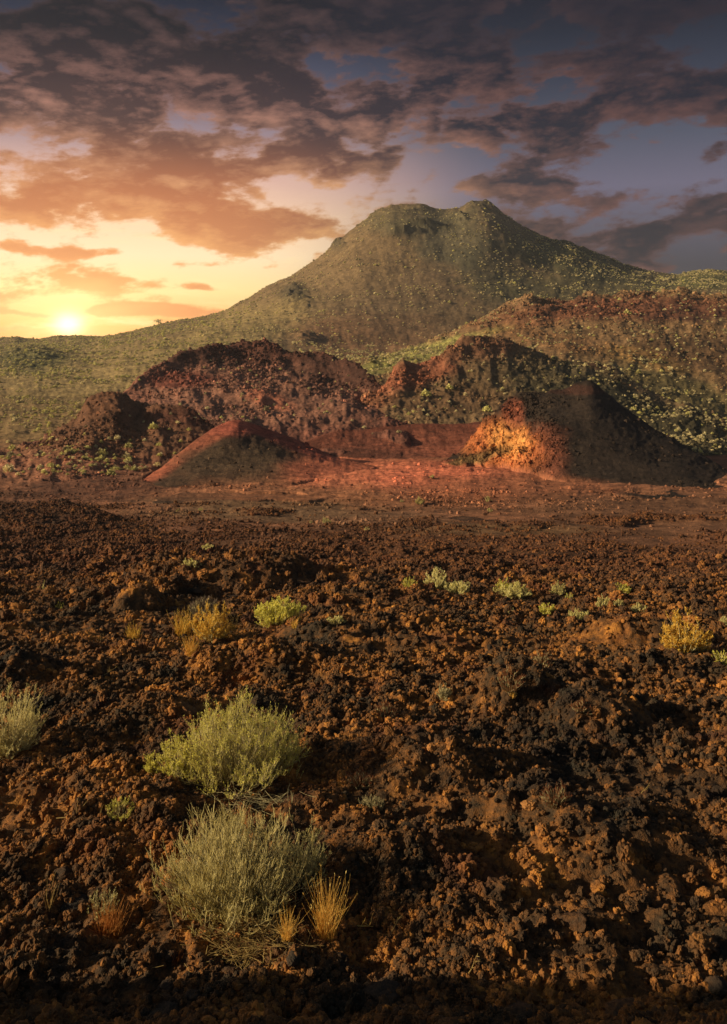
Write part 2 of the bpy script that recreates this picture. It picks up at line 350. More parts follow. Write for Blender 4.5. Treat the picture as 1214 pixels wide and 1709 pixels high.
Z += am*(nz*1.1+nx*.7); X = X+am*ny*.8*(A > -R(31))*(A < R(31)); Y = Y+am*nx*.6*(np.abs(A) < R(31))
# fine grain everywhere beyond the lava so slopes are never plain
gsz = RR*.006+.05
Z += far*.0050*RR*fbm(X/gsz/3, Y/gsz/3, Z/gsz/3, 4, s=80, g=.7)*(1-.55*pick('dark_cone')-.7*pick('cinder_cone')-.6*pick('crater_wall')-.6*pick('ground')-.62*pick('mountain')-.6*pick('hummock')-.2*pick('far_hill'))
dcm = pick('dark_cone')*np.minimum(cliff, 1)
Z += dcm*.55*fbm(X/1.3, Y/1.3, Z/1.3, 5, s=88, g=.65, ridge=True)
cm = zone('mountain', 695, 378, 42, 8, 1.0)+zone('mountain', 668, 392, 26, 6, 1.0)+zone('mountain', 805, 343, 34, 9, .8)+zone('mountain', 490, 498, 26, 18, .9)+zone('mountain', 767, 366, 16, 8, .8)+zone('mountain', 560, 408, 16, 12, .7)+zone('mountain', 940, 412, 90, 14, .5)+zone('mountain', 515, 565, 22, 10, .8)+zone('mountain', 60, 595, 60, 14, .7)+zone('mountain', 330, 560, 60, 8, .4)
Z += cm*(4.2*np.maximum(0, fbm(X/11, Y/7, Z/5, 5, s=86, g=.6, ridge=True))+1.0)
# erosion runnels down the mountain
Z += pick('mountain')*.45*fbm((X-45)/(Y*.012), X*0+.5, X*0, 4, s=90)*sstep(Z, 5, 40)
# bank cinder near lava gets lumps too
X2 = X+lava*.05*fbm(X/.25, Y/.25, Z/.25, 3, s=91)*(RR < 60); Y2 = Y-lava*.07*fbm(X/.22, Y/.22, Z/.22, 3, s=95)*(RR < 60)
X, Y = X2, Y2
Z += ZC
Z[0, :] = Z[0, :].mean()
PX = CX+F*X/np.maximum(Y, .01); PYv = HY-F*(Z-ZC)/np.maximum(Y, .01)

# ------------------------------------------------------------------ ground colour: rock, cinder and low growth, some sunlight and shade painted in
C = np.zeros((NR, NA, 3))
base = {'ground': (74, 48, 34), 'mountain': (112, 86, 60), 'far_hill': (122, 88, 58), 'red_ridge': (116, 86, 60), 'dark_ridge': (118, 66, 56), 'crater_wall': (110, 52, 38),
        'cinder_cone': (74, 50, 38), 'dark_cone': (46, 34, 30), 'outcrop': (112, 70, 50), 'mound': (66, 42, 30), 'hummock': (72, 46, 36)}
def lc(c):
    c = np.array(lin(*c)[:3]); return (c*.80+.20*(c@np.array([.3, .6, .1])))*np.array([.97, 1.03, .84])
for i, n in enumerate(LNAMES): C[LID == i] = lc(base[n])
wob = fbm(X/12, Y/12, Z/12, 4, s=100, g=.6); wob2 = fbm(X/3.5, Y/3.5, Z/3.5, 4, s=110, g=.65)
def paint(names, px, py, rx, ry, c, k=1.0, tilt=0.0, hard=1.0):
    """a patch of differently coloured ground, its edge broken up by noise"""
    global C
    m = np.zeros(LID.shape, bool)
    for n in names.split(): m |= LID == LNAMES.index(n)
    dx = PX-px; dy = PYv-py-dx*tilt
    q = np.sqrt((dx/rx)**2+(dy/ry)**2)+wob*.35+wob2*.3
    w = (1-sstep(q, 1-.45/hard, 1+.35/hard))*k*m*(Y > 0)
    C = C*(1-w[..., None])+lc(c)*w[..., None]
cmk = np.clip(cm*1.3, 0, .8)[..., None]; C = C*(1-cmk)+lc((64, 56, 44))*cmk
# cinder plain
plainish = sstep(PYv, edge+10, edge-30)*GR
C = C*(1-plainish[..., None])+lc((136, 82, 58))*plainish[..., None]
paint('ground cinder_cone hummock', 600, 815, 330, 40, (150, 88, 58), .8)
paint('ground cinder_cone dark_cone', 700, 795, 170, 26, (206, 98, 68), .95, .03)  # red cinder apron, brightened in the colour to look sunlit
paint('ground cinder_cone', 560, 785, 100, 30, (196, 100, 68), .85)
paint('ground cinder_cone dark_cone', 850, 815, 200, 22, (152, 84, 56), .8)
paint('ground', 430, 850, 220, 22, (112, 84, 60), .7)
paint('ground', 1080, 860, 220, 42, (112, 72, 52), .8)
paint('ground', 820, 885, 160, 10, (136, 100, 66), .5)
paint('ground', 600, 865, 190, 20, (106, 76, 58), .6)
paint('ground', 640, 905, 300, 18, (118, 72, 48), .6)
paint('ground', 150, 800, 130, 35, (92, 52, 42), .7)
# left cone
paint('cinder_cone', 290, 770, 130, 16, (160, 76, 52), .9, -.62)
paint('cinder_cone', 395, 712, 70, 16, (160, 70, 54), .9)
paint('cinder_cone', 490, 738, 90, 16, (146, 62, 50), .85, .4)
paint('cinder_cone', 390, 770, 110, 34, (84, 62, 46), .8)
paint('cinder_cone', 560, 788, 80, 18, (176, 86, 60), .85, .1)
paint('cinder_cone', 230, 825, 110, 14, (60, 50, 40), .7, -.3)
# crater wall
paint('crater_wall', 680, 745, 180, 26, (136, 68, 50), .9)
paint('crater_wall', 600, 765, 120, 16, (76, 42, 34), .6)
# dark cone and its ochre flank
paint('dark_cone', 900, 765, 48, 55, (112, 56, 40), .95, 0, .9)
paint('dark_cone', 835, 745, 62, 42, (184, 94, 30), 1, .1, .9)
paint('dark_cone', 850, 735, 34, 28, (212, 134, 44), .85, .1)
paint('dark_cone', 800, 790, 110, 10, (128, 72, 48), .7)
paint('dark_cone', 858, 695, 18, 26, (140, 66, 44), .7)
paint('dark_cone', 770, 775, 70, 10, (110, 88, 50), .8, -.3)
paint('dark_cone', 970, 652, 50, 8, (80, 42, 34), .6)
# ridge behind, dark red with purple scree
paint('dark_ridge', 430, 660, 230, 60, (138, 88, 74), .75)
paint('dark_ridge', 450, 668, 40, 14, (176, 92, 66), .7, .3)
paint('dark_ridge', 390, 585, 200, 22, (84, 46, 38), .9)  # shadow band of the cliffs below the crest, painted as darker rock
paint('dark_ridge', 580, 622, 90, 30, (80, 46, 40), .9)
paint('dark_ridge', 300, 635, 60, 14, (120, 52, 42), .8)
paint('dark_ridge', 120, 760, 200, 26, (110, 66, 54), .7)
paint('outcrop', 100, 790, 220, 40, (140, 82, 62), .8); paint('outcrop', 60, 825, 130, 14, (130, 66, 52), .6); paint('outcrop', 330, 780, 70, 30, (60, 52, 42), .8, -.5); paint('outcrop', 180, 670, 60, 40, (104, 62, 42), .8); paint('outcrop', 300, 695, 80, 22, (84, 44, 34), .9)
# red ridge right of the gully
paint('red_ridge', 690, 625, 80, 26, (142, 74, 50), .9, -.3); paint('red_ridge', 620, 672, 50, 24, (146, 78, 52), .85, -.4)
paint('red_ridge', 790, 580, 90, 22, (116, 68, 48), .8); paint('red_ridge', 730, 670, 120, 22, (98, 66, 44), .7)
paint('red_ridge', 950, 640, 110, 50, (74, 64, 46), .85, .2); paint('red_ridge', 1100, 720, 170, 60, (66, 60, 44), .9, .35)
paint('red_ridge', 1010, 608, 40, 9, (78, 44, 34), .8)
# far hill
paint('far_hill', 1060, 515, 220, 22, (98, 50, 36), .85); paint('far_hill', 880, 535, 110, 16, (108, 60, 38), .7, -.1)
paint('far_hill', 930, 570, 150, 16, (126, 84, 50), .7, .2); paint('far_hill', 1080, 600, 70, 16, (160, 112, 48), .85, .25)
paint('far_hill', 1160, 590, 110, 30, (84, 56, 38), .6); paint('far_hill', 700, 590, 120, 14, (140, 134, 60), .8, -.3)
paint('far_hill', 1130, 660, 140, 40, (96, 84, 50), .8, .3)
# mountain
paint('mountain ground', 130, 620, 260, 60, (156, 126, 78), .8); paint('mountain', 380, 560, 140, 40, (150, 122, 74), .7, -.3)  # yellow-brown ground, with the yellow of low sunlight painted in
paint('mountain', 620, 560, 130, 40, (130, 86, 58), .8); paint('mountain', 720, 500, 150, 80, (98, 74, 56), .6)
paint('mountain', 640, 450, 90, 40, (110, 84, 58), .6, -.5); paint('mountain', 830, 470, 70, 50, (72, 68, 50), .6, .4); paint('mountain', 760, 400, 70, 50, (80, 76, 62), .7); paint('mountain', 950, 430, 120, 30, (66, 66, 42), .85, .2)
paint('mountain', 690, 365, 110, 24, (84, 74, 52), .7); paint('mountain', 1000, 480, 180, 30, (76, 72, 46), .7)
paint('mountain', 1190, 465, 80, 20, (84, 84, 40), .8); paint('mountain', 50, 600, 70, 22, (80, 80, 44), .8)
paint('ground', 60, 700, 150, 50, (130, 104, 64), .8)
wob3 = fbm(X/.9, Y/.9, Z/.9, 3, s=115, g=.7)
wob4 = fbm(X/3, Y/3, Z/3, 3, s=118, g=.8)
C = C*np.clip(1+.55*wob4*sstep(RR, 150, 300)+.34*wob+.42*wob2*(1-.5*sstep(RR, 250, 400))+.30*wob3*sstep(RR, 300, 80), .25, 2)[..., None]; C = np.clip(C, .004, .8)

# ------------------------------------------------------------------ materials
def newmat(name):
    m = bpy.data.materials.new(name); m.use_nodes = True; t = m.node_tree; t.nodes.clear()
    o = t.nodes.new('ShaderNodeOutputMaterial'); b = t.nodes.new('ShaderNodeBsdfPrincipled')
    t.links.new(b.outputs[0], o.inputs[0]); b.inputs['Roughness'].default_value = .9; b.inputs['Specular IOR Level'].default_value = .15
    return m, t, b
def bumpn(t, h, strength, dist, prev=None):
    n = t.nodes.new('ShaderNodeBump'); n.inputs['Strength'].default_value = strength; n.inputs['Distance'].default_value = dist
    link(t, h, n.inputs['Height'])
    if prev is not None: t.links.new(prev, n.inputs['Normal'])
    return n.outputs[0]
def lava_colour(t, pos, rnd=None):
    """weathered clinker: near-black, brown, rust and ochre lichen patches"""
    a = noise(t, pos, .75, 5, .68); b = noise(t, pos, 3.2, 5, .65); c = noise(t, pos, 13, 4, .7)
    v = a*.80+b*.62+c*.48-.47
    if rnd is not None: v = v+rnd*.22-.11
    sp = t.nodes.new('ShaderNodeSeparateXYZ'); link(t, pos, sp.inputs[0]); px_, py_ = E(t, sp.outputs[0]), E(t, sp.outputs[1])
    dk = ((((px_-3.0)*.42)._m('POWER', 2.0)+((py_-9.6)*.45)._m('POWER', 2.0))*-1.0).exp()      # black-green clinker on the right
    v = v+.028-dk*.10-py_.step(20, 34)*.07
    col = ramp(t, v, [(0, lin(32,27,22)), (.30, lin(48,38,28)), (.44, lin(80,58,36)), (.57, lin(124,82,42)), (.71, lin(172,116,52)), (.92, lin(206,148,74))])
    g = noise(t, pos, 1.1, 3, .6).step(.50, .62)
    col = mix(t, g*.55, col, lin(42,42,33))          # grey-green crust
    col = mix(t, py_.step(17, 34)*.55, col, mix(t, c.step(.4, .6), lin(56,36,26), lin(118,72,46)))
    rd = noise(t, pos, .8, 3, .5, .5).step(.56, .68)
    col = mix(t, rd*.35, col, lin(104,58,36))          # red oxidised clinker
    return col
def terrain_mat():
    m, t, b = newmat('terrain_soil')
    g = t.nodes.new('ShaderNodeNewGeometry'); pos = g.outputs['Position']
    ca = t.nodes.new('ShaderNodeVertexColor'); ca.layer_name = 'Col'
    la = t.nodes.new('ShaderNodeAttribute'); la.attribute_name = 'lava'
    lv = E(t, la.outputs['Fac'])
    n1 = noise(t, pos, .9, 8, .72); n2 = noise(t, pos, 5.5, 4, .7)
    soil = mix(t, ((n1-.5)*3.2+(n2-.5)*2.0+.5).clamp(), (.55,.52,.5,1), (1.5,1.46,1.36,1))
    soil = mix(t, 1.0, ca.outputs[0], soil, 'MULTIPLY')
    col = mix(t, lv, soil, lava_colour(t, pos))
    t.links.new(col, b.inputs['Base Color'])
    h1 = noise(t, pos, 1.3, 8, .75); h2 = noise(t, pos, 9, 5, .7)
    nb = bumpn(t, h1, .6, .45); nb = bumpn(t, h2, .7, .035, nb)
    t.links.new(nb, b.inputs['Normal']); return m
def rock_mat(name, tint=None):
    m, t, b = newmat(name)
    g = t.nodes.new('ShaderNodeNewGeometry'); oi = t.nodes.new('ShaderNodeObjectInfo')
    tc = t.nodes.new('ShaderNodeTexCoord')
    col = lava_colour(t, g.outputs['Position'], E(t, oi.outputs['Random']))
    ta = t.nodes.new('ShaderNodeAttribute'); ta.attribute_type = 'INSTANCER'; ta.attribute_name = 'tint'
    col = mix(t, E(t, ta.outputs['Alpha']), col, mix(t, 1.0, ta.outputs['Color'], mix(t, E(t, oi.outputs['Random']), (.6,.6,.6,1), (1.5,1.4,1.3,1)), 'MULTIPLY')) if name == 'slope_stone' else col
    if tint: col = mix(t, tint[1], col, tint[0])
    t.links.new(col, b.inputs['Base Color'])
    v = voro(t, g.outputs['Position'], 95); h2 = noise(t, g.outputs['Position'], 60, 5, .7)
    nb = bumpn(t, E(t, v.outputs[0]), 0.55, .006); nb = bumpn(t, h2, .6, .006, nb)
    t.links.new(nb, b.inputs['Normal']); return m
M_TER = terrain_mat(); M_STONE = rock_mat('slope_stone'); M_ROCK = rock_mat('lava_clinker'); M_GREY = rock_mat('grey_lava', (lin(40,40,36), .6)); M_OCHRE = rock_mat('ochre_lava', (lin(176,122,66), .6))
def plant_mat(name, c1, c2, scale=6.0, var=.5, trans=.4):
    m, t, b = newmat(name)
    g = t.nodes.new('ShaderNodeNewGeometry'); oi = t.nodes.new('ShaderNodeObjectInfo')
    n = noise(t, g.outputs['Position'], scale, 4, .65)
    f = ((n-.5)*2.4+(E(t, oi.outputs['Random'])-.5)*var+.5).clamp()
    col = mix(t, f, lin(*c1), lin(*c2)); t.links.new(col, b.inputs['Base Color']); b.inputs['Roughness'].default_value = .75
    if trans:
        tr = t.nodes.new('ShaderNodeBsdfTranslucent'); t.links.new(col, tr.inputs[0]); ms = t.nodes.new('ShaderNodeMixShader'); ms.inputs[0].default_value = trans
        t.links.new(b.outputs[0], ms.inputs[1]); t.links.new(tr.outputs[0], ms.inputs[2])
        t.links.new(ms.outputs[0], [x for x in t.nodes if x.type == 'OUTPUT_MATERIAL'][0].inputs[0])
    return m
M_TWIG = plant_mat('olive_twigs', (190,176,112), (236,222,158), 9)
M_TWIGD = plant_mat('dry_twigs', (140,128,90), (196,182,130), 9, trans=.1)
M_LEAFY = plant_mat('yellow_green_leaves', (196,190,82), (236,226,120), 7)
M_SAGE = plant_mat('sage_leaves', (194,184,112), (232,220,150), 7)
M_GOLD = plant_mat('golden_leaves', (214,172,66), (238,206,104), 9); M_ROW = plant_mat('pale_cream_leaves', (206,196,120), (240,230,164), 7)
M_STRAW = plant_mat('straw_blades', (226,182,84), (252,224,136), 9, trans=.5)
M_PALE = plant_mat('pale_straw', (150,128,78), (196,168,104), 14)
M_DRED = plant_mat('dry_red_stems', (124,74,46), (160,104,66), 14)
M_HSHRUB = plant_mat('hillside_leaves', (142,128,92), (220,204,150), .6, 1.1, .15)
M_YSHRUB = plant_mat('hillside_yellow_leaves', (168,158,96), (214,204,126), .6, .8, .15)
M_WOOD = plant_mat('dark_wood', (60,48,36), (84,68,50), 5, trans=0)

# ------------------------------------------------------------------ mesh helpers
def mesh(name, v, f, mat=None, smooth=False):
    """f: int array n x 3 or n x 4"""
    v = np.asarray(v, np.float32); f = np.asarray(f, np.int32)
    me = bpy.data.meshes.new(name); k = f.shape[1]
    me.vertices.add(len(v)); me.vertices.foreach_set('co', v.ravel())
    me.loops.add(f.size); me.loops.foreach_set('vertex_index', f.ravel())
    me.polygons.add(len(f)); me.polygons.foreach_set('loop_start', np.arange(0, f.size, k, dtype=np.int32))
    me.update(calc_edges=True); me.validate()
    me.polygons.foreach_set('use_smooth', np.full(len(me.polygons), smooth))
    if mat: me.materials.append(mat)
    return me
def put(name, me, parent=None):
    o = bpy.data.objects.new(name, me); S.collection.objects.link(o); o.parent = parent; return o
def tag(o, label=None, cat=None, group=None, kind=None):
    for k, v in (('label', label), ('category', cat), ('group', group), ('kind', kind)):
        if v: o[k] = v
    return o

# ------------------------------------------------------------------ terrain objects
idx = np.arange(NR*NA).reshape(NR, NA)
q = np.stack([idx[:-1, :-1], idx[:-1, 1:], idx[1:, 1:], idx[1:, :-1]], -1)
ql = LID[:-1, :-1]
V = np.stack([X, Y, Z], -1).reshape(-1, 3); VC = C.reshape(-1, 3); VL = lava.reshape(-1)
TNAME = {'ground': 'ground', 'mountain': 'mountain', 'far_hill': 'hill', 'red_ridge': 'hill', 'dark_ridge': 'hill', 'crater_wall': 'hill', 'cinder_cone': 'hill',
         'dark_cone': 'hill', 'outcrop': 'hill', 'mound': 'hill', 'hummock': 'hill'}
for i, n in enumerate(LNAMES):
    f = q[ql == i][:, ::-1]
    if not len(f): continue
    used, inv = np.unique(f, return_inverse=True)
    me = mesh(n, V[used], inv.reshape(f.shape), M_TER, True)
    ca = me.color_attributes.new('Col', 'FLOAT_COLOR', 'POINT')
    ca.data.foreach_set('color', np.concatenate([VC[used], np.ones((len(used), 1))], 1).astype(np.float32).ravel())
    la = me.attributes.new('lava', 'FLOAT', 'POINT'); la.data.foreach_set('value', VL[used].astype(np.float32))
    tag(put(TNAME[n], me), kind='structure')

# ground look-up: where the ray of a photograph point first meets the terrain
def at(px, py):
    j = int(np.argmin(np.abs(az-math.atan((px-CX)/F)))); col = PYv[:, j]
    s = np.nonzero((rr > 4.5) & (col <= py))[0]; i = int(s[0]) if len(s) else NR-1
    return float(X[i, j]), float(Y[i, j]), float(Z[i, j])
# sampling: which terrain vertices are seen (not hidden by nearer ground)
PYm = np.where(rr[:, None] > 4.5, PYv, 1e9); runmin = np.minimum.accumulate(PYm, 0)
VIS = PYm <= runmin+3
AREA = np.abs(np.gradient(rr)[:, None]*rr[:, None]*np.gradient(az)[None, :])

# ------------------------------------------------------------------ clinker
def ico(sub):
    bm = bmesh.new(); bmesh.ops.create_icosphere(bm, subdivisions=sub, radius=1)
    bm.verts.index_update(); v = np.array([x.co[:] for x in bm.verts]); f = np.array([[w.index for w in p.verts] for p in bm.faces]); bm.free(); return v, f
def cell3(p, s):
    pi = np.floor(p).astype(np.int64); best = np.full(len(p), 9.0)
    for a in (-1, 0, 1):
        for b in (-1, 0, 1):
            for c in (-1, 0, 1):
                cx, cy, cz = pi[:, 0]+a, pi[:, 1]+b, pi[:, 2]+c
                q_ = np.stack([cx+_h(cx, cy, cz, s)/65535, cy+_h(cx, cy, cz, s+5)/65535, cz+_h(cx, cy, cz, s+11)/65535], 1)
                best = np.minimum(best, ((q_-p)**2).sum(1))
    return np.sqrt(best)
def rock(seed, sub=4, rough=1.0, mat=M_ROCK, smooth=False):
    v, f = ico(sub); o = seed*7.3
    p = v*1.0
    r = 1+.42*fbm(v[:, 0]*1.1+o, v[:, 1]*1.1, v[:, 2]*1.1, 2, s=seed)
    r += rough*(.13*fbm(v[:, 0]*2.6+o, v[:, 1]*2.6, v[:, 2]*2.6, 4, s=seed+3, g=.7, ridge=True)+.08*fbm(v[:, 0]*9+o, v[:, 1]*9, v[:, 2]*9, 3, s=seed+9))
    r += rough*(.34*(.6-cell3(v*2.1+o, seed))+.20*(.6-cell3(v*4.6+o, seed+2)))
    p = v*r[:, None]*.85
    rs = np.random.default_rng(seed); p *= np.array([1, rs.uniform(.65, 1), rs.uniform(.5, .85)])
    return mesh('lava_rock', p, f, mat, smooth)
def blockrock(seed, mat):
    """an angular block cut by a few planes, then pitted"""
    v, f = ico(5); rs = np.random.default_rng(seed); p = v*1.0
    for k in range(11):
        n = rs.normal(size=3); n /= np.linalg.norm(n); d = rs.uniform(.5, .85)
        s = p@n; p -= np.maximum(s-d, 0)[:, None]*n*.92
    p *= (1+.20*fbm(v[:, 0]*2.4, v[:, 1]*2.4, v[:, 2]*2.4, 5, s=seed, g=.62)+.10*(.5-cell3(v*5+seed, seed))+.035*fbm(v[:, 0]*14, v[:, 1]*14, v[:, 2]*14, 2, s=seed+4))[:, None]
    p *= np.array([1, rs.uniform(.7, 1), rs.uniform(.55, .8)])
    return mesh('lava_rock', p, f, mat, True)
PROTO = [rock(s, 4, 1.0+.25*(s % 3)) for s in range(1, 9)]
PROTO_T = [rock(s+40, 3, 1.2, M_STONE) for s in range(1, 6)]
PROTO_S = [rock(s+20, 3, 1.2) for s in range(1, 6)]

def gn_scatter(name, protos, pts, rot, scl, ids, tint=None):
    """one stuff object whose points carry instances of the given meshes"""
    me = bpy.data.meshes.new(name); me.vertices.add(len(pts)); me.vertices.foreach_set('co', np.asarray(pts, np.float32).ravel())
    for an, ty, arr, key in (('rot', 'FLOAT_VECTOR', rot, 'vector'), ('scl', 'FLOAT_VECTOR', scl, 'vector'), ('pid', 'INT', ids, 'value')):
        a = me.attributes.new(an, ty, 'POINT'); a.data.foreach_set(key, np.asarray(arr, np.int32 if ty == 'INT' else np.float32).ravel())
    if tint is not None:
        a = me.attributes.new('tint', 'FLOAT_COLOR', 'POINT'); a.data.foreach_set('color', np.concatenate([tint, np.ones((len(tint), 1))], 1).astype(np.float32).ravel())
    o = put(name, me)
    ng = bpy.data.node_groups.new(name, 'GeometryNodeTree')
    ng.interface.new_socket('Geometry', in_out='INPUT', socket_type='NodeSocketGeometry'); ng.interface.new_socket('Geometry', in_out='OUTPUT', socket_type='NodeSocketGeometry')
    N = ng.nodes.new; L = ng.links.new
    gi, go = N('NodeGroupInput'), N('NodeGroupOutput'); g2i = N('GeometryNodeGeometryToInstance'); iop = N('GeometryNodeInstanceOnPoints')
    for k, pm in reversed(list(enumerate(protos))):
        ob = bpy.data.objects.new('proto_'+pm.name, pm); oi = N('GeometryNodeObjectInfo'); oi.inputs['Object'].default_value = ob
        L(oi.outputs['Geometry'], g2i.inputs[0])
    def attr(n, ty):
        a = N('GeometryNodeInputNamedAttribute'); a.data_type = ty; a.inputs[0].default_value = n; return a.outputs[0]
    L(gi.outputs[0], iop.inputs['Points']); L(g2i.outputs[0], iop.inputs['Instance']); iop.inputs['Pick Instance'].default_value = True
    L(attr('pid', 'INT'), iop.inputs['Instance Index'])
    e2r = N('FunctionNodeEulerToRotation'); L(attr('rot', 'FLOAT_VECTOR'), e2r.inputs[0]); L(e2r.outputs[0], iop.inputs['Rotation'])
    L(attr('scl', 'FLOAT_VECTOR'), iop.inputs['Scale']); L(iop.outputs[0], go.inputs[0])
    md = o.modifiers.new('scatter', 'NODES'); md.node_group = ng
    return o
def sample(w, n):
    """n random terrain points with probability w (per grid vertex), jittered within their cell"""
    w = w.ravel(); cs = np.cumsum(w); k = np.searchsorted(cs, RNG.random(n)*cs[-1])
    i, j = np.divmod(k, NA); i = np.minimum(i, NR-2); j = np.minimum(j, NA-2)
    a, b = RNG.random(n), RNG.random(n)
    P = lambda G: (G[i, j]*(1-a)+G[i+1, j]*a)*(1-b)+(G[i, j+1]*(1-a)+G[i+1, j+1]*a)*b
    return np.stack([P(X), P(Y), P(Z)], 1), i, j
inview = (np.abs(A) < R(27))
wide = (np.abs(A) < R(31)+R(14)*sstep(RR, 22, 9))
KEEP = []
for a_, b_, w_ in ((685,980,22),(728,980,40),(765,992,44),(840,985,30),(858,998,54),(932,990,24),(912,1024,30),(966,1035,32),(1005,1012,22),(1040,988,26),(1065,1020,22),(1205,1050,28),(1200,1105,28),(1040,1165,90),(392,1556,285),(490,1492,90),(402,1338,215),(283,1312,85),(15,1256,110),(1140,1090,75),(352,1070,70),(342,1026,60),(467,1040,88),(203,1362,50),(546,1562,70),(486,1566,40),(180,1565,60),(410,1590,100),(540,1580,60)):
    x_, y_, z_ = at(a_, b_); KEEP.append((x_, y_, w_/F*y_*.5))
def scat_rocks(n, r0, r1, s0, s1, wexp=0.0, seed=0, ex=2.2):
    patch = .25+sstep(fbm(X/1.6, Y/1.6, X*0, 3, s=200+seed), -.25, .25)
    w = AREA*lava*wide*(rr[:, None] > r0)*(rr[:, None] < r1)*patch*rr[:, None]**wexp
    p, i, j = sample(w, n); p = p.copy(); s = s0*(s1/s0)**(RNG.random(n)**ex)
    for bx, by, br_ in KEEP: s = np.where(((p[:, 0]-bx)**2+(p[:, 1]-by)**2 < br_*br_) & (s > .035), s*.3, s)
    p[:, 2] += s*.15
    rot = RNG.random((n, 3))*6.28; sc = s[:, None]*(.8+.4*RNG.random((n, 3)))
    return p, rot, sc
def cat(*L): return [np.concatenate(x) for x in zip(*L)]
big = scat_rocks(6800, 4.6, 30, .022, .10, -.6, 1, 2.4); big2 = scat_rocks(10500, 18, 66, .045, .19, 0, 2, 2.4)
med = cat(scat_rocks(108000, 4.6, 13, .010, .045, -1.7, 3), scat_rocks(78000, 10, 30, .018, .07, -.4, 4), scat_rocks(58000, 24, 66, .035, .12, 0, 5))
P, RO, SC = cat(big, big2)
depth = np.linalg.norm(P-np.array([0, 0, ZC]), axis=1); pxp = CX+F*P[:, 0]/P[:, 1]; pyp = HY-F*(P[:, 2]-ZC)/P[:, 1]
appar = SC.max(1)/depth*((pxp > 10) & (pxp < 1204) & (pyp < 1690) & (pyp > 860))
top = np.argsort(-appar)[:270]; rest = np.ones(len(P), bool); rest[top] = False
lava_protos = {}
for n_, k in enumerate(top):
    if pyp[k] > 1500: lab = 'dark lumpy lava rock lying in the shaded rubble at the bottom of the slope'; gr = 'lava rocks in the shaded near rubble'
    elif pyp[k] > 1250: lab = 'rough rust-brown clinker rock lying in the near half of the lava field'; gr = 'clinker rocks of the near lava field'
    else: lab = 'rough brown clinker rock farther back on the lava field'; gr = 'clinker rocks of the farther lava field'
    o = put('lava_rock', PROTO[k % 8]); o.location = P[k]; o.rotation_euler = RO[k]; o.scale = SC[k]; tag(o, lab, 'rock', gr)
tag(gn_scatter('lava_rubble', PROTO, P[rest], RO[rest], SC[rest], np.arange(rest.sum()) % 8), 'rust brown and black clinker rubble covering the lava field', 'rubble', kind='stuff')
rug = pick('dark_ridge')*.4+pick('red_ridge')*.25+pick('far_hill')*.2+pick('outcrop')*.5+pick('mound')*1.5+pick('hummock')*.6+np.minimum(cliff, 1)*1.5*(1-pick('mountain'))+np.minimum(cliff, 1)*9*pick('dark_cone')+pick('dark_cone')*.12+pick('cinder_cone')*.06+pick('ground')*(1-lava)*.5*sstep(RR, 110, 60)
rw = AREA*rug*inview*(rr[:, None] > 40)*(rr[:, None] < 640)*np.maximum(rr[:, None], 1.0)**-1.2*(.1+sstep(fbm(X/7, Y/7, Z/7, 4, s=400), -.1, .4))
tp_, ti, tj = sample(rw, 60000); ts = (tp_[:, 1]*.0007)*(4.5**(RNG.random(60000)**4.0))
tint = C[ti, tj]*RNG.uniform(.6, 1.35, (60000, 1))
tag(gn_scatter('slope_stones', PROTO_T, tp_, RNG.random((60000, 3))*6.28, ts[:, None]*(.8+.4*RNG.random((60000, 3))), np.arange(60000) % 5, tint), 'loose red and brown stones strewn over the slopes and crags', 'stones', kind='stuff')
tag(gn_scatter('lava_gravel', PROTO_S, med[0], med[1], med[2], np.arange(len(med[0])) % 5), 'fine rust brown clinker gravel between the lava rocks', 'gravel', kind='stuff')

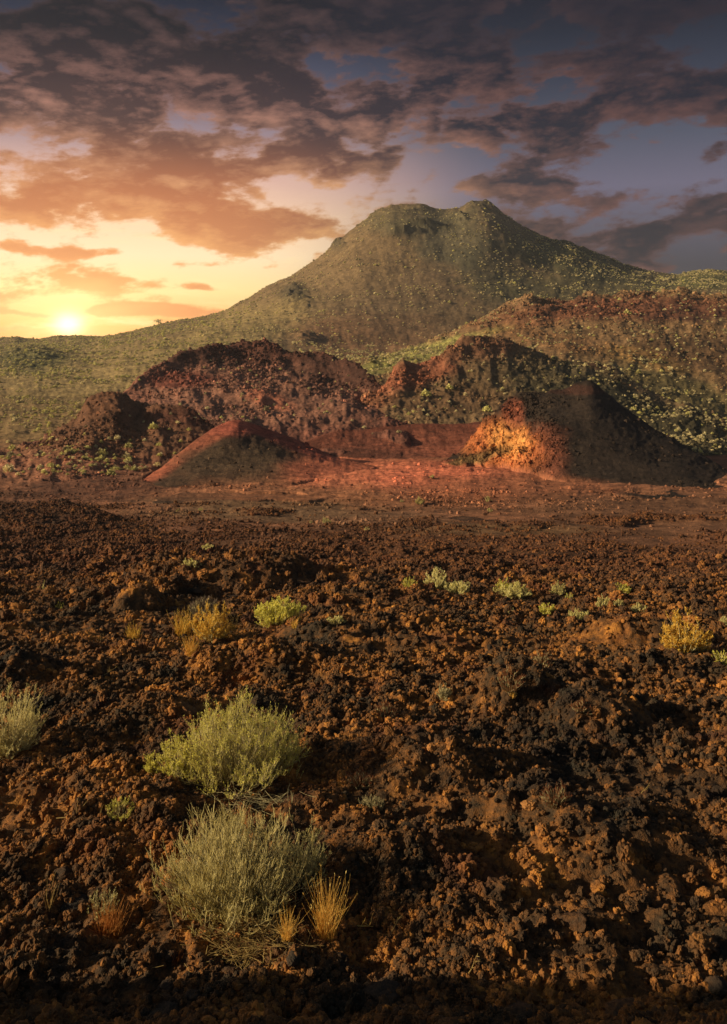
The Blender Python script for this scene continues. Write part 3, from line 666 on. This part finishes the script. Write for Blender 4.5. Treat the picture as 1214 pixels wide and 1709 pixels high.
# notable rocks of the photograph, each placed and shaped by itself
def notable(px, py, w, h, label, mat=None, block=True, seed=1, rot=0):
    x, y, z = at(px, py); m = mat or M_GREY; s = w/F*y/2*(.72 if block else .58)
    me = blockrock(seed, m) if block else rock(seed, 5, 1.0, m)
    o = put('boulder', me); o.location = (x, y, z-s*.02); o.rotation_euler = (RNG.uniform(-.2, .2), RNG.uniform(-.2, .2), rot); o.scale = (s, s, s*h/w*1.25)
    tag(o, label, 'rock')
for i, a in enumerate([
    (325, 992, 50, 16, 'overhanging dark slab forming the roof of the cave mouth'), (385, 997, 40, 12, 'long brown slab right of the cave mouth'),
    (303, 1185, 74, 56, 'dark grey-green slab of lava leaning below the ledge above the middle bush'),
    (392, 1622, 62, 40, 'grey rounded lava stone just below the straw litter under the front bush'),
    (288, 1598, 48, 34, 'dark pointed stone at the foot of the front bush beside the rust grass'),
    (272, 1650, 56, 34, 'flat grey-green pitted stone in the shaded rubble below the front bush'),
    (490, 1602, 56, 32, 'grey-green stone right below the small golden grass tuft'),
    (597, 1592, 50, 26, 'tilted greenish stone at the right end of the row below the golden grass'),
    (205, 1575, 44, 30, 'dark pointed block below the rust-coloured grass tuft'),
    (283, 1695, 90, 60, 'large dark bluish boulder at the lower edge left of centre'),
    (330, 1668, 64, 44, 'dark reddish boulder below the front bush in the shade'),
    (640, 1672, 120, 80, 'broad brown lump of lava in the shade at the lower centre'),
    (960, 1545, 110, 84, 'big smooth grey lava block standing in the dark rubble at lower right'),
    (1040, 1690, 150, 76, 'wide dark grey boulder along the bottom edge at right'),
    (870, 1700, 120, 60, 'dark grey boulder at the bottom edge right of the dry twig'),
    (742, 1610, 36, 48, 'small upright bluish stone in the rubble beside the dry twig'),
    (60, 1690, 80, 46, 'dark bluish stone at the bottom left corner'),
    (95, 1465, 60, 46, 'brown stone below the pale thin grass wisp at left'),
    (130, 1510, 90, 60, 'rounded grey-brown boulder left of the rust-coloured grass'),
    (1190, 1650, 90, 60, 'dark boulder at the lower right corner'),
    ]):
    notable(a[0], a[1], a[2], a[3], a[4], seed=40+i, rot=i*1.3)
for i, a in enumerate([
    (813, 1172, 20, 24, 'small bright ochre clinker stone standing on the slope right of centre'),
    (855, 1218, 15, 20, 'small pale pinkish stone on the dark clinker right of centre'),
    (765, 1210, 20, 16, 'small salmon coloured stone left of the pale pinkish one'),
    (1128, 1163, 22, 20, 'pair-shaped bright orange stone on the slope below the golden shrub'),
    (884, 1345, 44, 40, 'ochre clinker boulder at the near end of the dry twig tuft'),
    (755, 1390, 76, 66, 'brown clinker boulder with an ochre top edge in the right foreground'),
    (722, 1250, 34, 26, 'flat orange-brown stone left of the dark clinker mound'),
    (1055, 1425, 46, 30, 'dull green-brown clinker boulder at right of the foreground'),
    ]):
    notable(a[0], a[1], a[2], a[3], a[4], M_OCHRE if i < 5 or i == 6 else M_ROCK, False, 70+i, i*.9)
for i, (a, b, w, h) in enumerate([(1200, 932, 26, 28)]):
    notable(a, b, w, h, 'large red-brown boulder at the right edge of the cinder plain', M_OCHRE, False, 90)

# ------------------------------------------------------------------ plants
def tubes(paths, rads, sides=3):
    """paths N x K x 3, rads N x K -> verts, quads"""
    N, K, _ = paths.shape; d = np.gradient(paths, axis=1); d /= np.linalg.norm(d, axis=2, keepdims=True)+1e-9
    up = np.array([.31, .27, .91]); u = np.cross(d, up); u /= np.linalg.norm(u, axis=2, keepdims=True)+1e-9; w = np.cross(d, u)
    an = np.arange(sides)/sides*2*math.pi
    v = paths[:, :, None]+rads[:, :, None, None]*(u[:, :, None]*np.cos(an)[None, None, :, None]+w[:, :, None]*np.sin(an)[None, None, :, None])
    id_ = np.arange(N*K*sides).reshape(N, K, sides); nx_ = np.roll(id_, -1, 2)
    f = np.stack([id_[:, :-1], nx_[:, :-1], nx_[:, 1:], id_[:, 1:]], -1)
    return v.reshape(-1, 3), f.reshape(-1, 4)
def paths_from(start, dirv, length, K, curl, rs, wob=.12):
    """curved paths that bend upward (curl) and wander"""
    N = len(start); P_ = np.zeros((N, K, 3)); P_[:, 0] = start; d = dirv/np.linalg.norm(dirv, axis=1, keepdims=True)
    for k in range(1, K):
        d = d+np.array([0, 0, 1])*curl/K+rs.normal(size=(N, 3))*wob; d /= np.linalg.norm(d, axis=1, keepdims=True)
        P_[:, k] = P_[:, k-1]+d*(length/(K-1))[:, None]
    return P_, d
def leaves(pos, size, rs, up=.5, slim=.35):
    """small elongated quads at the given points"""
    N = len(pos); d = rs.normal(size=(N, 3)); d[:, 2] = np.abs(d[:, 2])+up; d /= np.linalg.norm(d, axis=1, keepdims=True)
    s = np.cross(d, rs.normal(size=(N, 3))); s /= np.linalg.norm(s, axis=1, keepdims=True)
    L_ = (size*rs.uniform(.6, 1.3, N))[:, None]; w = L_*slim
    v = np.stack([pos, pos+d*L_*.5+s*w*.5, pos+d*L_, pos+d*L_*.5-s*w*.5], 1)
    return v.reshape(-1, 3), np.arange(N*4).reshape(N, 4)
def merge(L_):
    v, f, o = [], [], 0
    for a, b in L_: v.append(a); f.append(b+o); o += len(a)
    return np.concatenate(v), np.concatenate(f)
def bush(name, w, h, seed, nmain=60, nsub=6, ntw=5, leaf=0, leafsize=.02, mtwig=M_TWIG, mleaf=M_LEAFY, lean=0.0, thick=.004, tips=.55, flat_=1.0):
    rs = np.random.default_rng(seed); root = bpy.data.objects.new(name, None); S.collection.objects.link(root)
    ph = rs.uniform(0, 6.28, nmain); el_ = np.arccos(rs.uniform(.05, 1, nmain)**flat_)
    env = lambda d: 1/np.sqrt((d[:, 0]**2+d[:, 1]**2)/(w/2)**2+d[:, 2]**2/h**2)     # ellipsoid reach
    d0 = np.stack([np.sin(el_)*np.cos(ph)+lean, np.sin(el_)*np.sin(ph), np.cos(el_)], 1); d0 /= np.linalg.norm(d0, axis=1, keepdims=True)
    ln = env(d0)*rs.uniform(.84, 1.02, nmain)
    st = np.stack([rs.normal(0, w*.035, nmain), rs.normal(0, w*.035, nmain), np.full(nmain, -.03)], 1)
    K = 7; dd0 = d0.copy(); dd0[:, 2] *= .75
    mp, _ = paths_from(st, dd0, ln, K, .55, rs, .07)
    br = [tubes(mp, np.linspace(1, .35, K)[None]*np.full((nmain, 1), thick*1.5))]
    # sub-branches
    k = rs.integers(1, K-1, (nmain, nsub)); mi = np.repeat(np.arange(nmain), nsub); k = k.ravel(); fr = rs.random(nmain*nsub)[:, None]
    s1 = mp[mi, k]*(1-fr)+mp[mi, k+1]*fr; dm = mp[mi, k+1]-mp[mi, k]; dm /= np.linalg.norm(dm, axis=1, keepdims=True)
    d1 = dm+rs.normal(size=dm.shape)*.42; d1[:, 2] += .25; l1_ = ln[mi]*rs.uniform(.22, .42, len(mi))*(1.15-k/K*.6)
    sp, _ = paths_from(s1, d1, l1_, 5, .6, rs, .10)
    br.append(tubes(sp, np.linspace(1, .45, 5)[None]*np.full((len(mi), 1), thick*.75)))
    root_b = put('branches', mesh('branches', *merge(br), M_TWIGD, True), root)
    # twigs
    n2 = len(mi)*ntw; si = np.repeat(np.arange(len(mi)), ntw); k2 = rs.integers(1, 4, n2); fr = rs.random(n2)[:, None]
    s2 = sp[si, k2]*(1-fr)+sp[si, k2+1]*fr; dm = sp[si, k2+1]-sp[si, k2]; dm /= np.linalg.norm(dm, axis=1, keepdims=True)
    d2 = dm+rs.normal(size=dm.shape)*.4; d2[:, 2] += .4
    tp, _ = paths_from(s2, d2, ln[mi][si]*rs.uniform(.08, .2, n2), 4, .5, rs, .12)
    put('twigs', mesh('twigs', *tubes(tp, np.linspace(1, .5, 4)[None]*np.full((n2, 1), thick*.5)), mtwig, True), root)
    if leaf:
        hgt = tp[:, 3, 2]/h; rad = np.linalg.norm(tp[:, 3]/np.array([w/2, w/2, h]), axis=1)
        sel = np.nonzero(rs.random(n2) < sstep(rad, tips, tips+.35))[0]
        sel = np.repeat(sel, leaf); t_ = rs.random(len(sel))*3; k_ = np.minimum(t_.astype(int), 2); f_ = (t_-k_)[:, None]
        pos = tp[sel, k_]*(1-f_)+tp[sel, k_+1]*f_
        put('leaves', mesh('leaves', *leaves(pos, np.full(len(sel), leafsize), rs), mleaf), root)
    return root
def setp(o, px, py, label, cat_='shrub', group=None, dz=0, rz=0):
    x, y, z = at(px, py); o.location = (x, y, z+dz); o.rotation_euler = (0, 0, rz); tag(o, label, cat_, group); return o
def pw(px, py, wpx): return wpx/F*at(px, py)[1]

w_ = pw(394, 1512, 280); setp(bush('bush', w_, w_*.50, 1, 200, 6, 5, 2, .014, M_TWIG, M_SAGE, thick=.0038, tips=.8, flat_=.8), 394, 1512, 'large twiggy grey-olive bush in front beside the golden grass tufts', 'bush', dz=-.03)
w_ = pw(500, 1500, 90); setp(bush('bush', w_*1.1, w_*1.15, 12, 55, 6, 5, 3, .016, M_TWIG, M_SAGE, thick=.003, tips=.6), 500, 1466, 'small sage-green bush grown into the right side of the large front bush', 'bush', dz=-.03)
w_ = pw(404, 1302, 225); setp(bush('bush', w_, w_*.56, 2, 180, 6, 5, 5, .020, M_TWIG, M_LEAFY, thick=.0038, tips=.55, flat_=.9), 404, 1302, 'large yellow-green bush in the middle of the lava slope', 'bush', dz=-.03)
w_ = pw(290, 1320, 85); setp(bush('bush', w_*1.1, w_*.85, 13, 40, 6, 5, 8, .02, M_TWIG, M_LEAFY, thick=.0035, tips=.4), 284, 1292, 'small bright green bush touching the left side of the middle bush', 'bush', dz=-.02)
w_ = pw(20, 1255, 110); setp(bush('bush', w_*1.15, w_*1.0, 3, 100, 6, 5, 4, .018, M_TWIG, M_SAGE, thick=.0036, tips=.6), 15, 1256, 'grey-green twiggy bush cut by the left edge', 'bush')
w_ = pw(1140, 1090, 75); setp(bush('bush', w_*1.0, w_*.85, 4, 55, 6, 5, 7, .03, M_GOLD, M_GOLD, thick=.006, tips=.35), 1140, 1090, 'golden shrub with a taller back shoot near the right edge', 'shrub')
w_ = pw(1128, 1075, 36); setp(bush('bush', w_*1.0, w_*1.9, 14, 30, 6, 5, 8, .028, M_GOLD, M_GOLD, thick=.006, tips=.35), 1126, 1072, 'tall narrow golden shrub growing behind the round golden shrub', 'shrub')
w_ = pw(350, 1075, 70); setp(bush('bush', w_*1.1, w_*.85, 5, 60, 6, 5, 7, .03, M_GOLD, M_GOLD, thick=.006, tips=.35), 352, 1070, 'golden leafy shrub below the dark cave mouth', 'shrub')
w_ = pw(345, 1035, 60); setp(bush('bush', w_*1.05, w_*.55, 6, 90, 6, 5, 0, .02, plant_mat('grey_brown_twigs', (112,96,80), (150,130,108)), thick=.007), 342, 1026, 'grey leafless dome shrub at the cave mouth', 'shrub')
w_ = pw(465, 1040, 88); setp(bush('bush', w_, w_*.40, 7, 80, 5, 4, 7, .035, M_LEAFY, M_LEAFY, thick=.006, tips=.3), 467, 1040, 'flat yellow-green shrub right of the cave', 'shrub')
w_ = pw(205, 1362, 50); setp(bush('bush', w_*1.1, w_*.65, 8, 40, 5, 4, 4, .014, M_TWIG, M_LEAFY, thick=.003, tips=.4), 203, 1362, 'small thin green shrub left below the middle bush', 'shrub')
w_ = pw(160, 1510, 55); setp(bush('bush', w_, w_*.8, 9, 40, 5, 4, 2, .012, M_TWIGD, M_SAGE, thick=.003), 165, 1520, 'small grey dry shrub behind the rust-coloured grass tuft', 'shrub')
for i, (a, b, w, h, lab) in enumerate([
    (970, 1185, 34, 18, 'small dull dry shrub right of the dark clinker mound'), (745, 1165, 26, 26, 'small upright grey shrub left of the ochre standing stone'),
    (930, 1340, 50, 36, 'dry brownish twig tuft on the dark clinker in the right foreground'), (600, 1310, 60, 24, 'low reddish-brown dry shrub right of the middle bush'),
    (850, 1150, 44, 44, 'dry reddish twig shrub on the slope right of centre'), (905, 1110, 36, 30, 'dry rust-brown twig shrub below the leafy row'),
    (640, 1200, 40, 30, 'dry brownish twig shrub on the slope below the shade line'), (618, 1350, 44, 20, 'low dry grey shrub lying on rubble right below the middle bush')]):
    ww = pw(a, b, w); setp(bush('dry_shrub', ww*1.1, ww*h/w, 20+i, 60, 6, 4, 0, .02, M_TWIGD if i in (1, 7) else M_DRED, thick=.0035 if b > 1250 else .005), a, b, lab, 'shrub')
# small leafy shrubs along the far lava field
row = [(685,980,22,12),(728,980,36,22),(765,992,40,15),(840,985,28,12),(858,998,50,16),(932,990,22,14),(912,1024,28,12),(966,1035,30,13),(1005,1012,22,12),(1040,988,24,10),(1065,1020,20,9),
       (1205,1050,24,15),(1200,1105,26,16),(855,1024,12,8),(560,1042,26,10),(950,1000,14,8),(1035,1010,16,8),(70,985,12,12),(100,1015,12,8),(320,945,30,8),(345,918,18,6)]
names_ = ['leftmost pale shrub of the row on the far lava field', 'roundest and tallest pale shrub of the row on the far lava field', 'wide pale-green shrub just right of the tallest one in the row', 'small pale shrub behind the widest one of the row',
 'widest pale-green shrub of the row on the far lava field', 'small pale round shrub above the row right of centre', 'pale shrub in the nearer row below the small round one', 'pale shrub in the nearer row straight left of the golden shrub',
 'little shrub between the two rows right of centre', 'yellowish shrub at the far edge of the lava above the golden shrub', 'little flat shrub just left of the tall golden shoot', 'grey-green shrub at the right edge level with the golden shrub',
 'yellow-green shrub at the right edge below the golden shrub', 'tiny green shrub left below the widest one of the row', 'small flat yellow shrub right of the flat shrub by the cave', 'tiny shrub between widest and yellowish shrubs',
 'tiny yellow-green shrub left of the little flat one', 'tiny pale shrub far left on the lava field', 'tiny flat shrub on the grey rubble at far left', 'flat yellowish lichen-like shrub above the cave', 'tiny flat pale shrub at the far lava edge left of centre']
for i, ((a, b, w, h), nm) in enumerate(zip(row, names_)):
    ww = pw(a, b, w); setp(bush('shrub', ww*1.25, ww*h/w*1.5, 50+i, 34, 5, 4, 8, ww*.055, M_ROW if i % 3 else M_LEAFY, M_ROW if i % 3 else M_LEAFY, thick=.008, tips=.25), a, b, nm, 'shrub', dz=-.02)
for i, (a, b, w, h, nm) in enumerate([(701,842,18,12,'largest pale shrub on the cinder plain'),(816,838,12,10,'pale shrub on the cinder plain right of the largest one'),(545,873,14,11,'pale shrub on the brown plain in front of the left cone'),
    (613,886,10,8,'small shrub at the near edge of the cinder plain'),(818,854,10,6,'tiny shrub below the pale one on the plain'),(335,853,9,6,'pale dot of a shrub on the plain below the left cone'),(297,854,6,6,'tiny yellow shrub below the left cone'),
    (520,873,6,5,'tiny shrub just left of the pale one on the brown plain'),(670,838,7,5,'tiny shrub left of the largest one on the plain'),(722,798,10,5,'flat pale shrub on the red cinder')]):
    ww = pw(a, b, w); setp(bush('shrub', ww*1.1, ww*h/w, 80+i, 24, 4, 3, 8, ww*.07, M_PALE, M_SAGE, thick=.02, tips=.2), a, b, nm, 'shrub')
def tuft(name, w, h, n, mat, seed, thick=.0022, spread=1.0):
    rs = np.random.default_rng(seed); ph = rs.uniform(0, 6.28, n); r_ = rs.random(n)**.7*w*.28
    st = np.stack([r_*np.cos(ph), r_*np.sin(ph), np.full(n, -.02)], 1)
    d = np.stack([np.cos(ph)*.12*spread, np.sin(ph)*.12*spread, np.ones(n)], 1)+rs.normal(size=(n, 3))*.12
    ln = h*rs.random(n)**1.3*1.05+h*.12; p_, _ = paths_from(st, d, ln, 6, -.2, rs, .11)
    v, f = tubes(p_, np.linspace(1, .25, 6)[None]*np.full((n, 1), thick)); root = bpy.data.objects.new(name, None); S.collection.objects.link(root)
    put('blades', mesh('blades', v, f, mat, True), root)
    m = n//5; tips_ = p_[rs.integers(0, n, m), -1]; put('seed_heads', mesh('seed_heads', *leaves(tips_, np.full(m, h*.06), rs, 1.5, .25), mat), root)
    return root
for i, (a, b, w, h, n, mat, lab) in enumerate([
    (546, 1568, 50, 94, 280, M_STRAW, 'tall bright golden grass tuft right of the front bush'), (488, 1572, 26, 60, 120, M_STRAW, 'narrow golden grass tuft between the front bush and the tall tuft'),
    (180, 1565, 60, 60, 300, plant_mat('rust_blades', (186,124,60), (216,160,88)), 'rust-coloured grass tuft in the shade at lower left'), (80, 1520, 20, 66, 14, M_PALE, 'thin pale wisp of grass at the far left of the foreground'),
    (224, 1066, 36, 26, 120, M_GOLD, 'short golden grass tuft left of the golden shrub'), (305, 1058, 44, 42, 170, M_GOLD, 'golden grass clump at the left of the golden shrub by the cave'), (318, 1092, 30, 34, 130, M_STRAW, 'orange grass clump below the golden shrub'),
    (395, 1065, 30, 40, 60, M_PALE, 'pale upright grass right of the golden shrub'), (490, 1048, 14, 22, 40, M_GOLD, 'little golden grass tuft at the right end of the flat shrub'),
    (855, 1166, 22, 18, 50, M_STRAW, 'small orange grass tuft at the foot of the reddish twig shrub'), (300, 1606, 30, 20, 120, plant_mat('brown_blades', (130,80,34), (160,100,44)), 'small brown tussock below the front bush'),
    (168, 1075, 16, 22, 14, M_PALE, 'faint dry grass on the left rubble')]):
    ww, hh = pw(a, b, w), pw(a, b, h); setp(tuft('grass_tuft', ww, hh, n, mat, 120+i, thick=.0022*max(1, at(a, b)[1]/9)), a, b, lab, 'grass')
# straw litter on the ground and a few lying twigs
def litter(name, px, py, wpx, dpt, n, L0, mat, seed, label, cat_):
    rs = np.random.default_rng(seed); x, y, z = at(px, py); w = wpx/F*y
    q_ = rs.normal(size=(n, 2))*np.array([w*.3, dpt*.35]); ph = rs.uniform(0, 6.28, n); st = np.zeros((n, 3)); st[:, :2] = q_
    J = np.clip(np.searchsorted(az, np.arctan2(x+q_[:, 0], y+q_[:, 1])), 0, NA-1); I = np.clip(np.searchsorted(rr, np.hypot(x+q_[:, 0], y+q_[:, 1])), 0, NR-1)
    st[:, 2] = Z[I, J]-z+.035; d = np.stack([np.cos(ph), np.sin(ph)*.6, rs.normal(0, .12, n)], 1)
    p_, _ = paths_from(st, d, L0*rs.uniform(.4, 1.2, n), 4, 0, rs, .12)
    o = put(name, mesh(name, *tubes(p_, np.full((n, 4), .0022)), mat, True)); o.location = (x, y, z); tag(o, label, cat_, kind='stuff')
litter('straw_litter', 425, 1578, 130, .3, 380, .16, M_PALE, 1, 'pale straw litter lying under the front bush', 'litter')
litter('fallen_twigs', 420, 1345, 110, .3, 110, .22, M_TWIGD, 2, 'dead grey twigs lying below the middle bush', 'litter')
def twig(px, py, wpx, seed, label, mat=M_PALE, up=.5):
    rs = np.random.default_rng(seed); x, y, z = at(px, py); w = wpx/F*y
    p0, _ = paths_from(np.zeros((1, 3)), np.array([[1, .2, up]]), np.array([w]), 8, .1, rs, .12)
    k = rs.integers(2, 7, 6); p1, _ = paths_from(p0[0, k], rs.normal(size=(6, 3))*.5+np.array([.6, 0, .8]), w*rs.uniform(.2, .45, 6), 8, .1, rs, .1)
    v, f = tubes(np.concatenate([p0, p1]), np.linspace(1, .35, 8)[None]*np.array([[.005]]+[[.003]]*6), 5)
    o = put('dry_twig', mesh('dry_twig', v, f, mat, True)); o.location = (x, y, z+.03); o.rotation_euler = (0, 0, rs.uniform(-.4, .4)); tag(o, label, 'twig')
twig(786, 1634, 34, 1, 'forked pale dry twig lying in the dark rubble at lower right', up=.9); twig(650, 1568, 34, 2, 'cluster of short pale twigs on the rubble right of the golden grass')
twig(95, 1372, 90, 3, 'long thin dry stem lying on the rubble at left', up=.1); twig(1070, 1330, 20, 4, 'thin bent twig on the dark clinker at right'); twig(176, 1130, 24, 5, 'curved thin dry stem on the left slope')
twig(590, 1552, 50, 6, 'thin golden stem bent over right of the tall grass tuft', M_STRAW, -.2)

# ------------------------------------------------------------------ shrubs of the slopes
def dome(seed, n=150, w=1.0, h=.62, mat=M_HSHRUB):
    rs = np.random.default_rng(seed); ph = rs.uniform(0, 6.28, n); el_ = np.arccos(rs.uniform(-.05, 1, n)); r_ = rs.uniform(.72, 1.0, n)*(1+.16*np.sin(ph*3+seed)+.1*np.sin(ph*5))
    c = np.stack([np.sin(el_)*np.cos(ph)*r_*w/2, np.sin(el_)*np.sin(ph)*r_*w/2, np.cos(el_)*r_*h], 1)
    v, f = leaves(c-np.array([0, 0, .04]), np.full(n, .24*w), rs, .2, .75)
    k = 10; ph = rs.uniform(0, 6.28, k); p_, _ = paths_from(np.zeros((k, 3)), np.stack([np.cos(ph), np.sin(ph), np.full(k, .9)], 1), np.full(k, .5*w), 4, .3, rs, .1)
    a = tubes(p_, np.full((k, 4), .02*w)); v, f = merge([(v, f), a]); return mesh('hillside_shrub', v, f, mat)
DOME = [dome(s) for s in range(5)]+[dome(s+9, mat=M_YSHRUB) for s in range(2)]
dens = np.zeros_like(Z)
L = lambda n: pick(n)
vegn = sstep(fbm(X/11, Y/11, X*0, 4, s=300, g=.6), -.25, .35)+.08
D = lambda n, px, py, rx, ry, k: L(n)*k*np.exp(-(((PX-px)/rx)**2+((PYv-py)/ry)**2))
dens += L('mountain')*.040*(1-.5*sstep(PYv, 470, 540)*sstep(PX, 520, 600)*sstep(PX, 800, 700))+D('mountain', 950, 425, 130, 40, .16)+D('mountain', 1190, 465, 120, 25, .16)+D('mountain', 150, 600, 330, 60, .13)+D('mountain', 680, 590, 120, 14, .12)
dens += L('ground')*.40*sstep(PYv, 760, 640)*sstep(PX, 420, 200)*(RR > 100)
dens += L('far_hill')*.06+D('far_hill', 700, 590, 110, 14, .35)+D('far_hill', 1150, 670, 150, 60, .16)
dens += D('red_ridge', 950, 630, 120, 50, .38)+D('red_ridge', 1130, 735, 150, 70, .55)+D('red_ridge', 790, 660, 120, 40, .10)+D('red_ridge', 680, 680, 60, 25, .08)+L('red_ridge')*.02
dens += L('dark_ridge')*.03+D('dark_ridge', 120, 740, 180, 50, .22)+D('outcrop', 110, 785, 200, 40, .42)+D('dark_ridge', 380, 710, 160, 30, .06)+L('outcrop')*.05+D('cinder_cone', 200, 820, 100, 30, .05)
dens *= vegn*inview*(RR > 75)*(RR < 720); wv = AREA*dens
NV = int(min(60000, wv.sum()*2.6))
vp, vi, vj = sample(wv, NV)
vs = (vp[:, 1]*0+1)*RNG.uniform(.55, 1.45, NV)*np.where(vp[:, 1] > 230, .52, .36)
vs *= np.where(vp[:, 1] > 420, 1.2, 1)*(2.2**(RNG.random(NV)**5))
vr = np.zeros((NV, 3)); vr[:, 2] = RNG.random(NV)*6.28; vsc = vs[:, None]*np.stack([np.ones(NV), np.ones(NV), RNG.uniform(.7, 1.1, NV)], 1)
seen = VIS[vi, vj]; vpx = CX+F*vp[:, 0]/vp[:, 1]; vpy = HY-F*(vp[:, 2]-ZC)/vp[:, 1]
ap = vs/vp[:, 1]*seen*(vpx > 4)*(vpx < 1210); topv = np.argsort(-ap)[:230]; restv = np.ones(NV, bool); restv[topv] = False
pid = np.where(RNG.random(NV) < np.where(vpx < 420, .5, .2), 5+RNG.integers(0, 2, NV), RNG.integers(0, 5, NV))
for k in topv:
    if vpx[k] > 860: lab, gr = 'pale green dome shrub dotting the slope behind the dark cone', 'dome shrubs on the slope behind the dark cone'
    elif vpx[k] > 560: lab, gr = 'yellow-green dome shrub on the red slope in the middle distance', 'dome shrubs on the middle red slope'
    else: lab, gr = 'small green dome shrub on the brown slope left behind the red cone', 'dome shrubs on the left brown slope'
    o = put('hillside_shrub', DOME[pid[k]]); o.location = vp[k]; o.rotation_euler = vr[k]; o.scale = vsc[k]; tag(o, lab, 'shrub', gr)
tag(gn_scatter('hillside_shrubs', DOME, vp[restv], vr[restv], vsc[restv], pid[restv]), 'scattered green and yellow scrub covering the mountain and hills', 'scrub', kind='stuff')
# single larger shrubs that stand out on the slopes
for i, (a, b, w, nm) in enumerate([(258,716,15,'bright yellow-green shrub on the red slope left above the cone'),(215,748,13,'bright green shrub below the highest one on the left slope'),(712,661,16,'large yellow shrub on the ridge right of the gully'),
    (813,687,14,'yellow shrub on the slope just left above the ochre cliff'),(1047,525,13,'single large green shrub high on the far brown hill'),(145,767,9,'green shrub on the left slope below the outcrop'),(13,781,10,'yellow shrub near the left edge'),
    (215,770,12,'yellow-green shrub lower of the pair left of the cone'),(163,770,9,'small green shrub left of the lower pair'),(20,750,12,'green shrub beside the outcrop at the left edge'),(750,650,12,'yellow shrub right of the large one on the ridge')]):
    x, y, z = at(a, b); o = put('hillside_shrub', DOME[5+i % 2]); s = w/F*y; o.location = (x, y, z); o.scale = (s, s, s*.9); tag(o, nm, 'shrub')
# little lone tree on the skyline
def tree(px, py, hpx):
    x, y, z = at(px, py); h = hpx/F*y; rs = np.random.default_rng(5); root = bpy.data.objects.new('tree', None); S.collection.objects.link(root); root.location = (x, y, z-.3)
    p0, _ = paths_from(np.zeros((1, 3)), np.array([[.15, 0, 1]]), np.array([h*.6]), 6, 0, rs, .08)
    p1, _ = paths_from(np.repeat(p0[0, 4:5], 7, 0), rs.normal(size=(7, 3))*.6+np.array([0, 0, .7]), np.full(7, h*.35), 6, .1, rs, .1)
    put('trunk', mesh('trunk', *tubes(np.concatenate([p0, p1]), np.linspace(1, .4, 6)[None]*np.array([[h*.05]]+[[h*.02]]*7), 6), M_WOOD, True), root)
    c = p1[rs.integers(0, 7, 420), rs.integers(2, 6, 420)]+rs.normal(size=(420, 3))*np.array([h*.22, h*.22, h*.08]); put('crown', mesh('crown', *leaves(c, np.full(420, h*.09), rs, .1, .7), M_HSHRUB), root)
    tag(root, 'lone little tree standing on the left skyline ridge', 'tree')
tree(265, 543, 13)
# ------------------------------------------------------------------ evening haze
def haze():
    bm = bmesh.new(); bmesh.ops.create_cube(bm, size=1); lo, hi = float(Z.min())-1, float(Z.max())+4
    for v in bm.verts: v.co.x *= 3420; v.co.y *= 3420; v.co.z = lo if v.co.z < 0 else hi
    me = bpy.data.meshes.new('haze'); bm.to_mesh(me); bm.free()
    m = bpy.data.materials.new('haze'); m.use_nodes = True; t = m.node_tree; t.nodes.clear()
    o = t.nodes.new('ShaderNodeOutputMaterial'); p = t.nodes.new('ShaderNodeVolumePrincipled'); t.links.new(p.outputs[0], o.inputs['Volume'])
    p.inputs['Color'].default_value = (.93, .93, .95, 1); p.inputs['Density'].default_value = HAZE; p.inputs['Anisotropy'].default_value = .35
    me.materials.append(m); tag(put('haze', me), 'thin warm evening haze over the slopes', 'haze', kind='stuff')
HAZE = .00015
haze()
print('terrain verts', NR*NA, 'shrubs', NV)
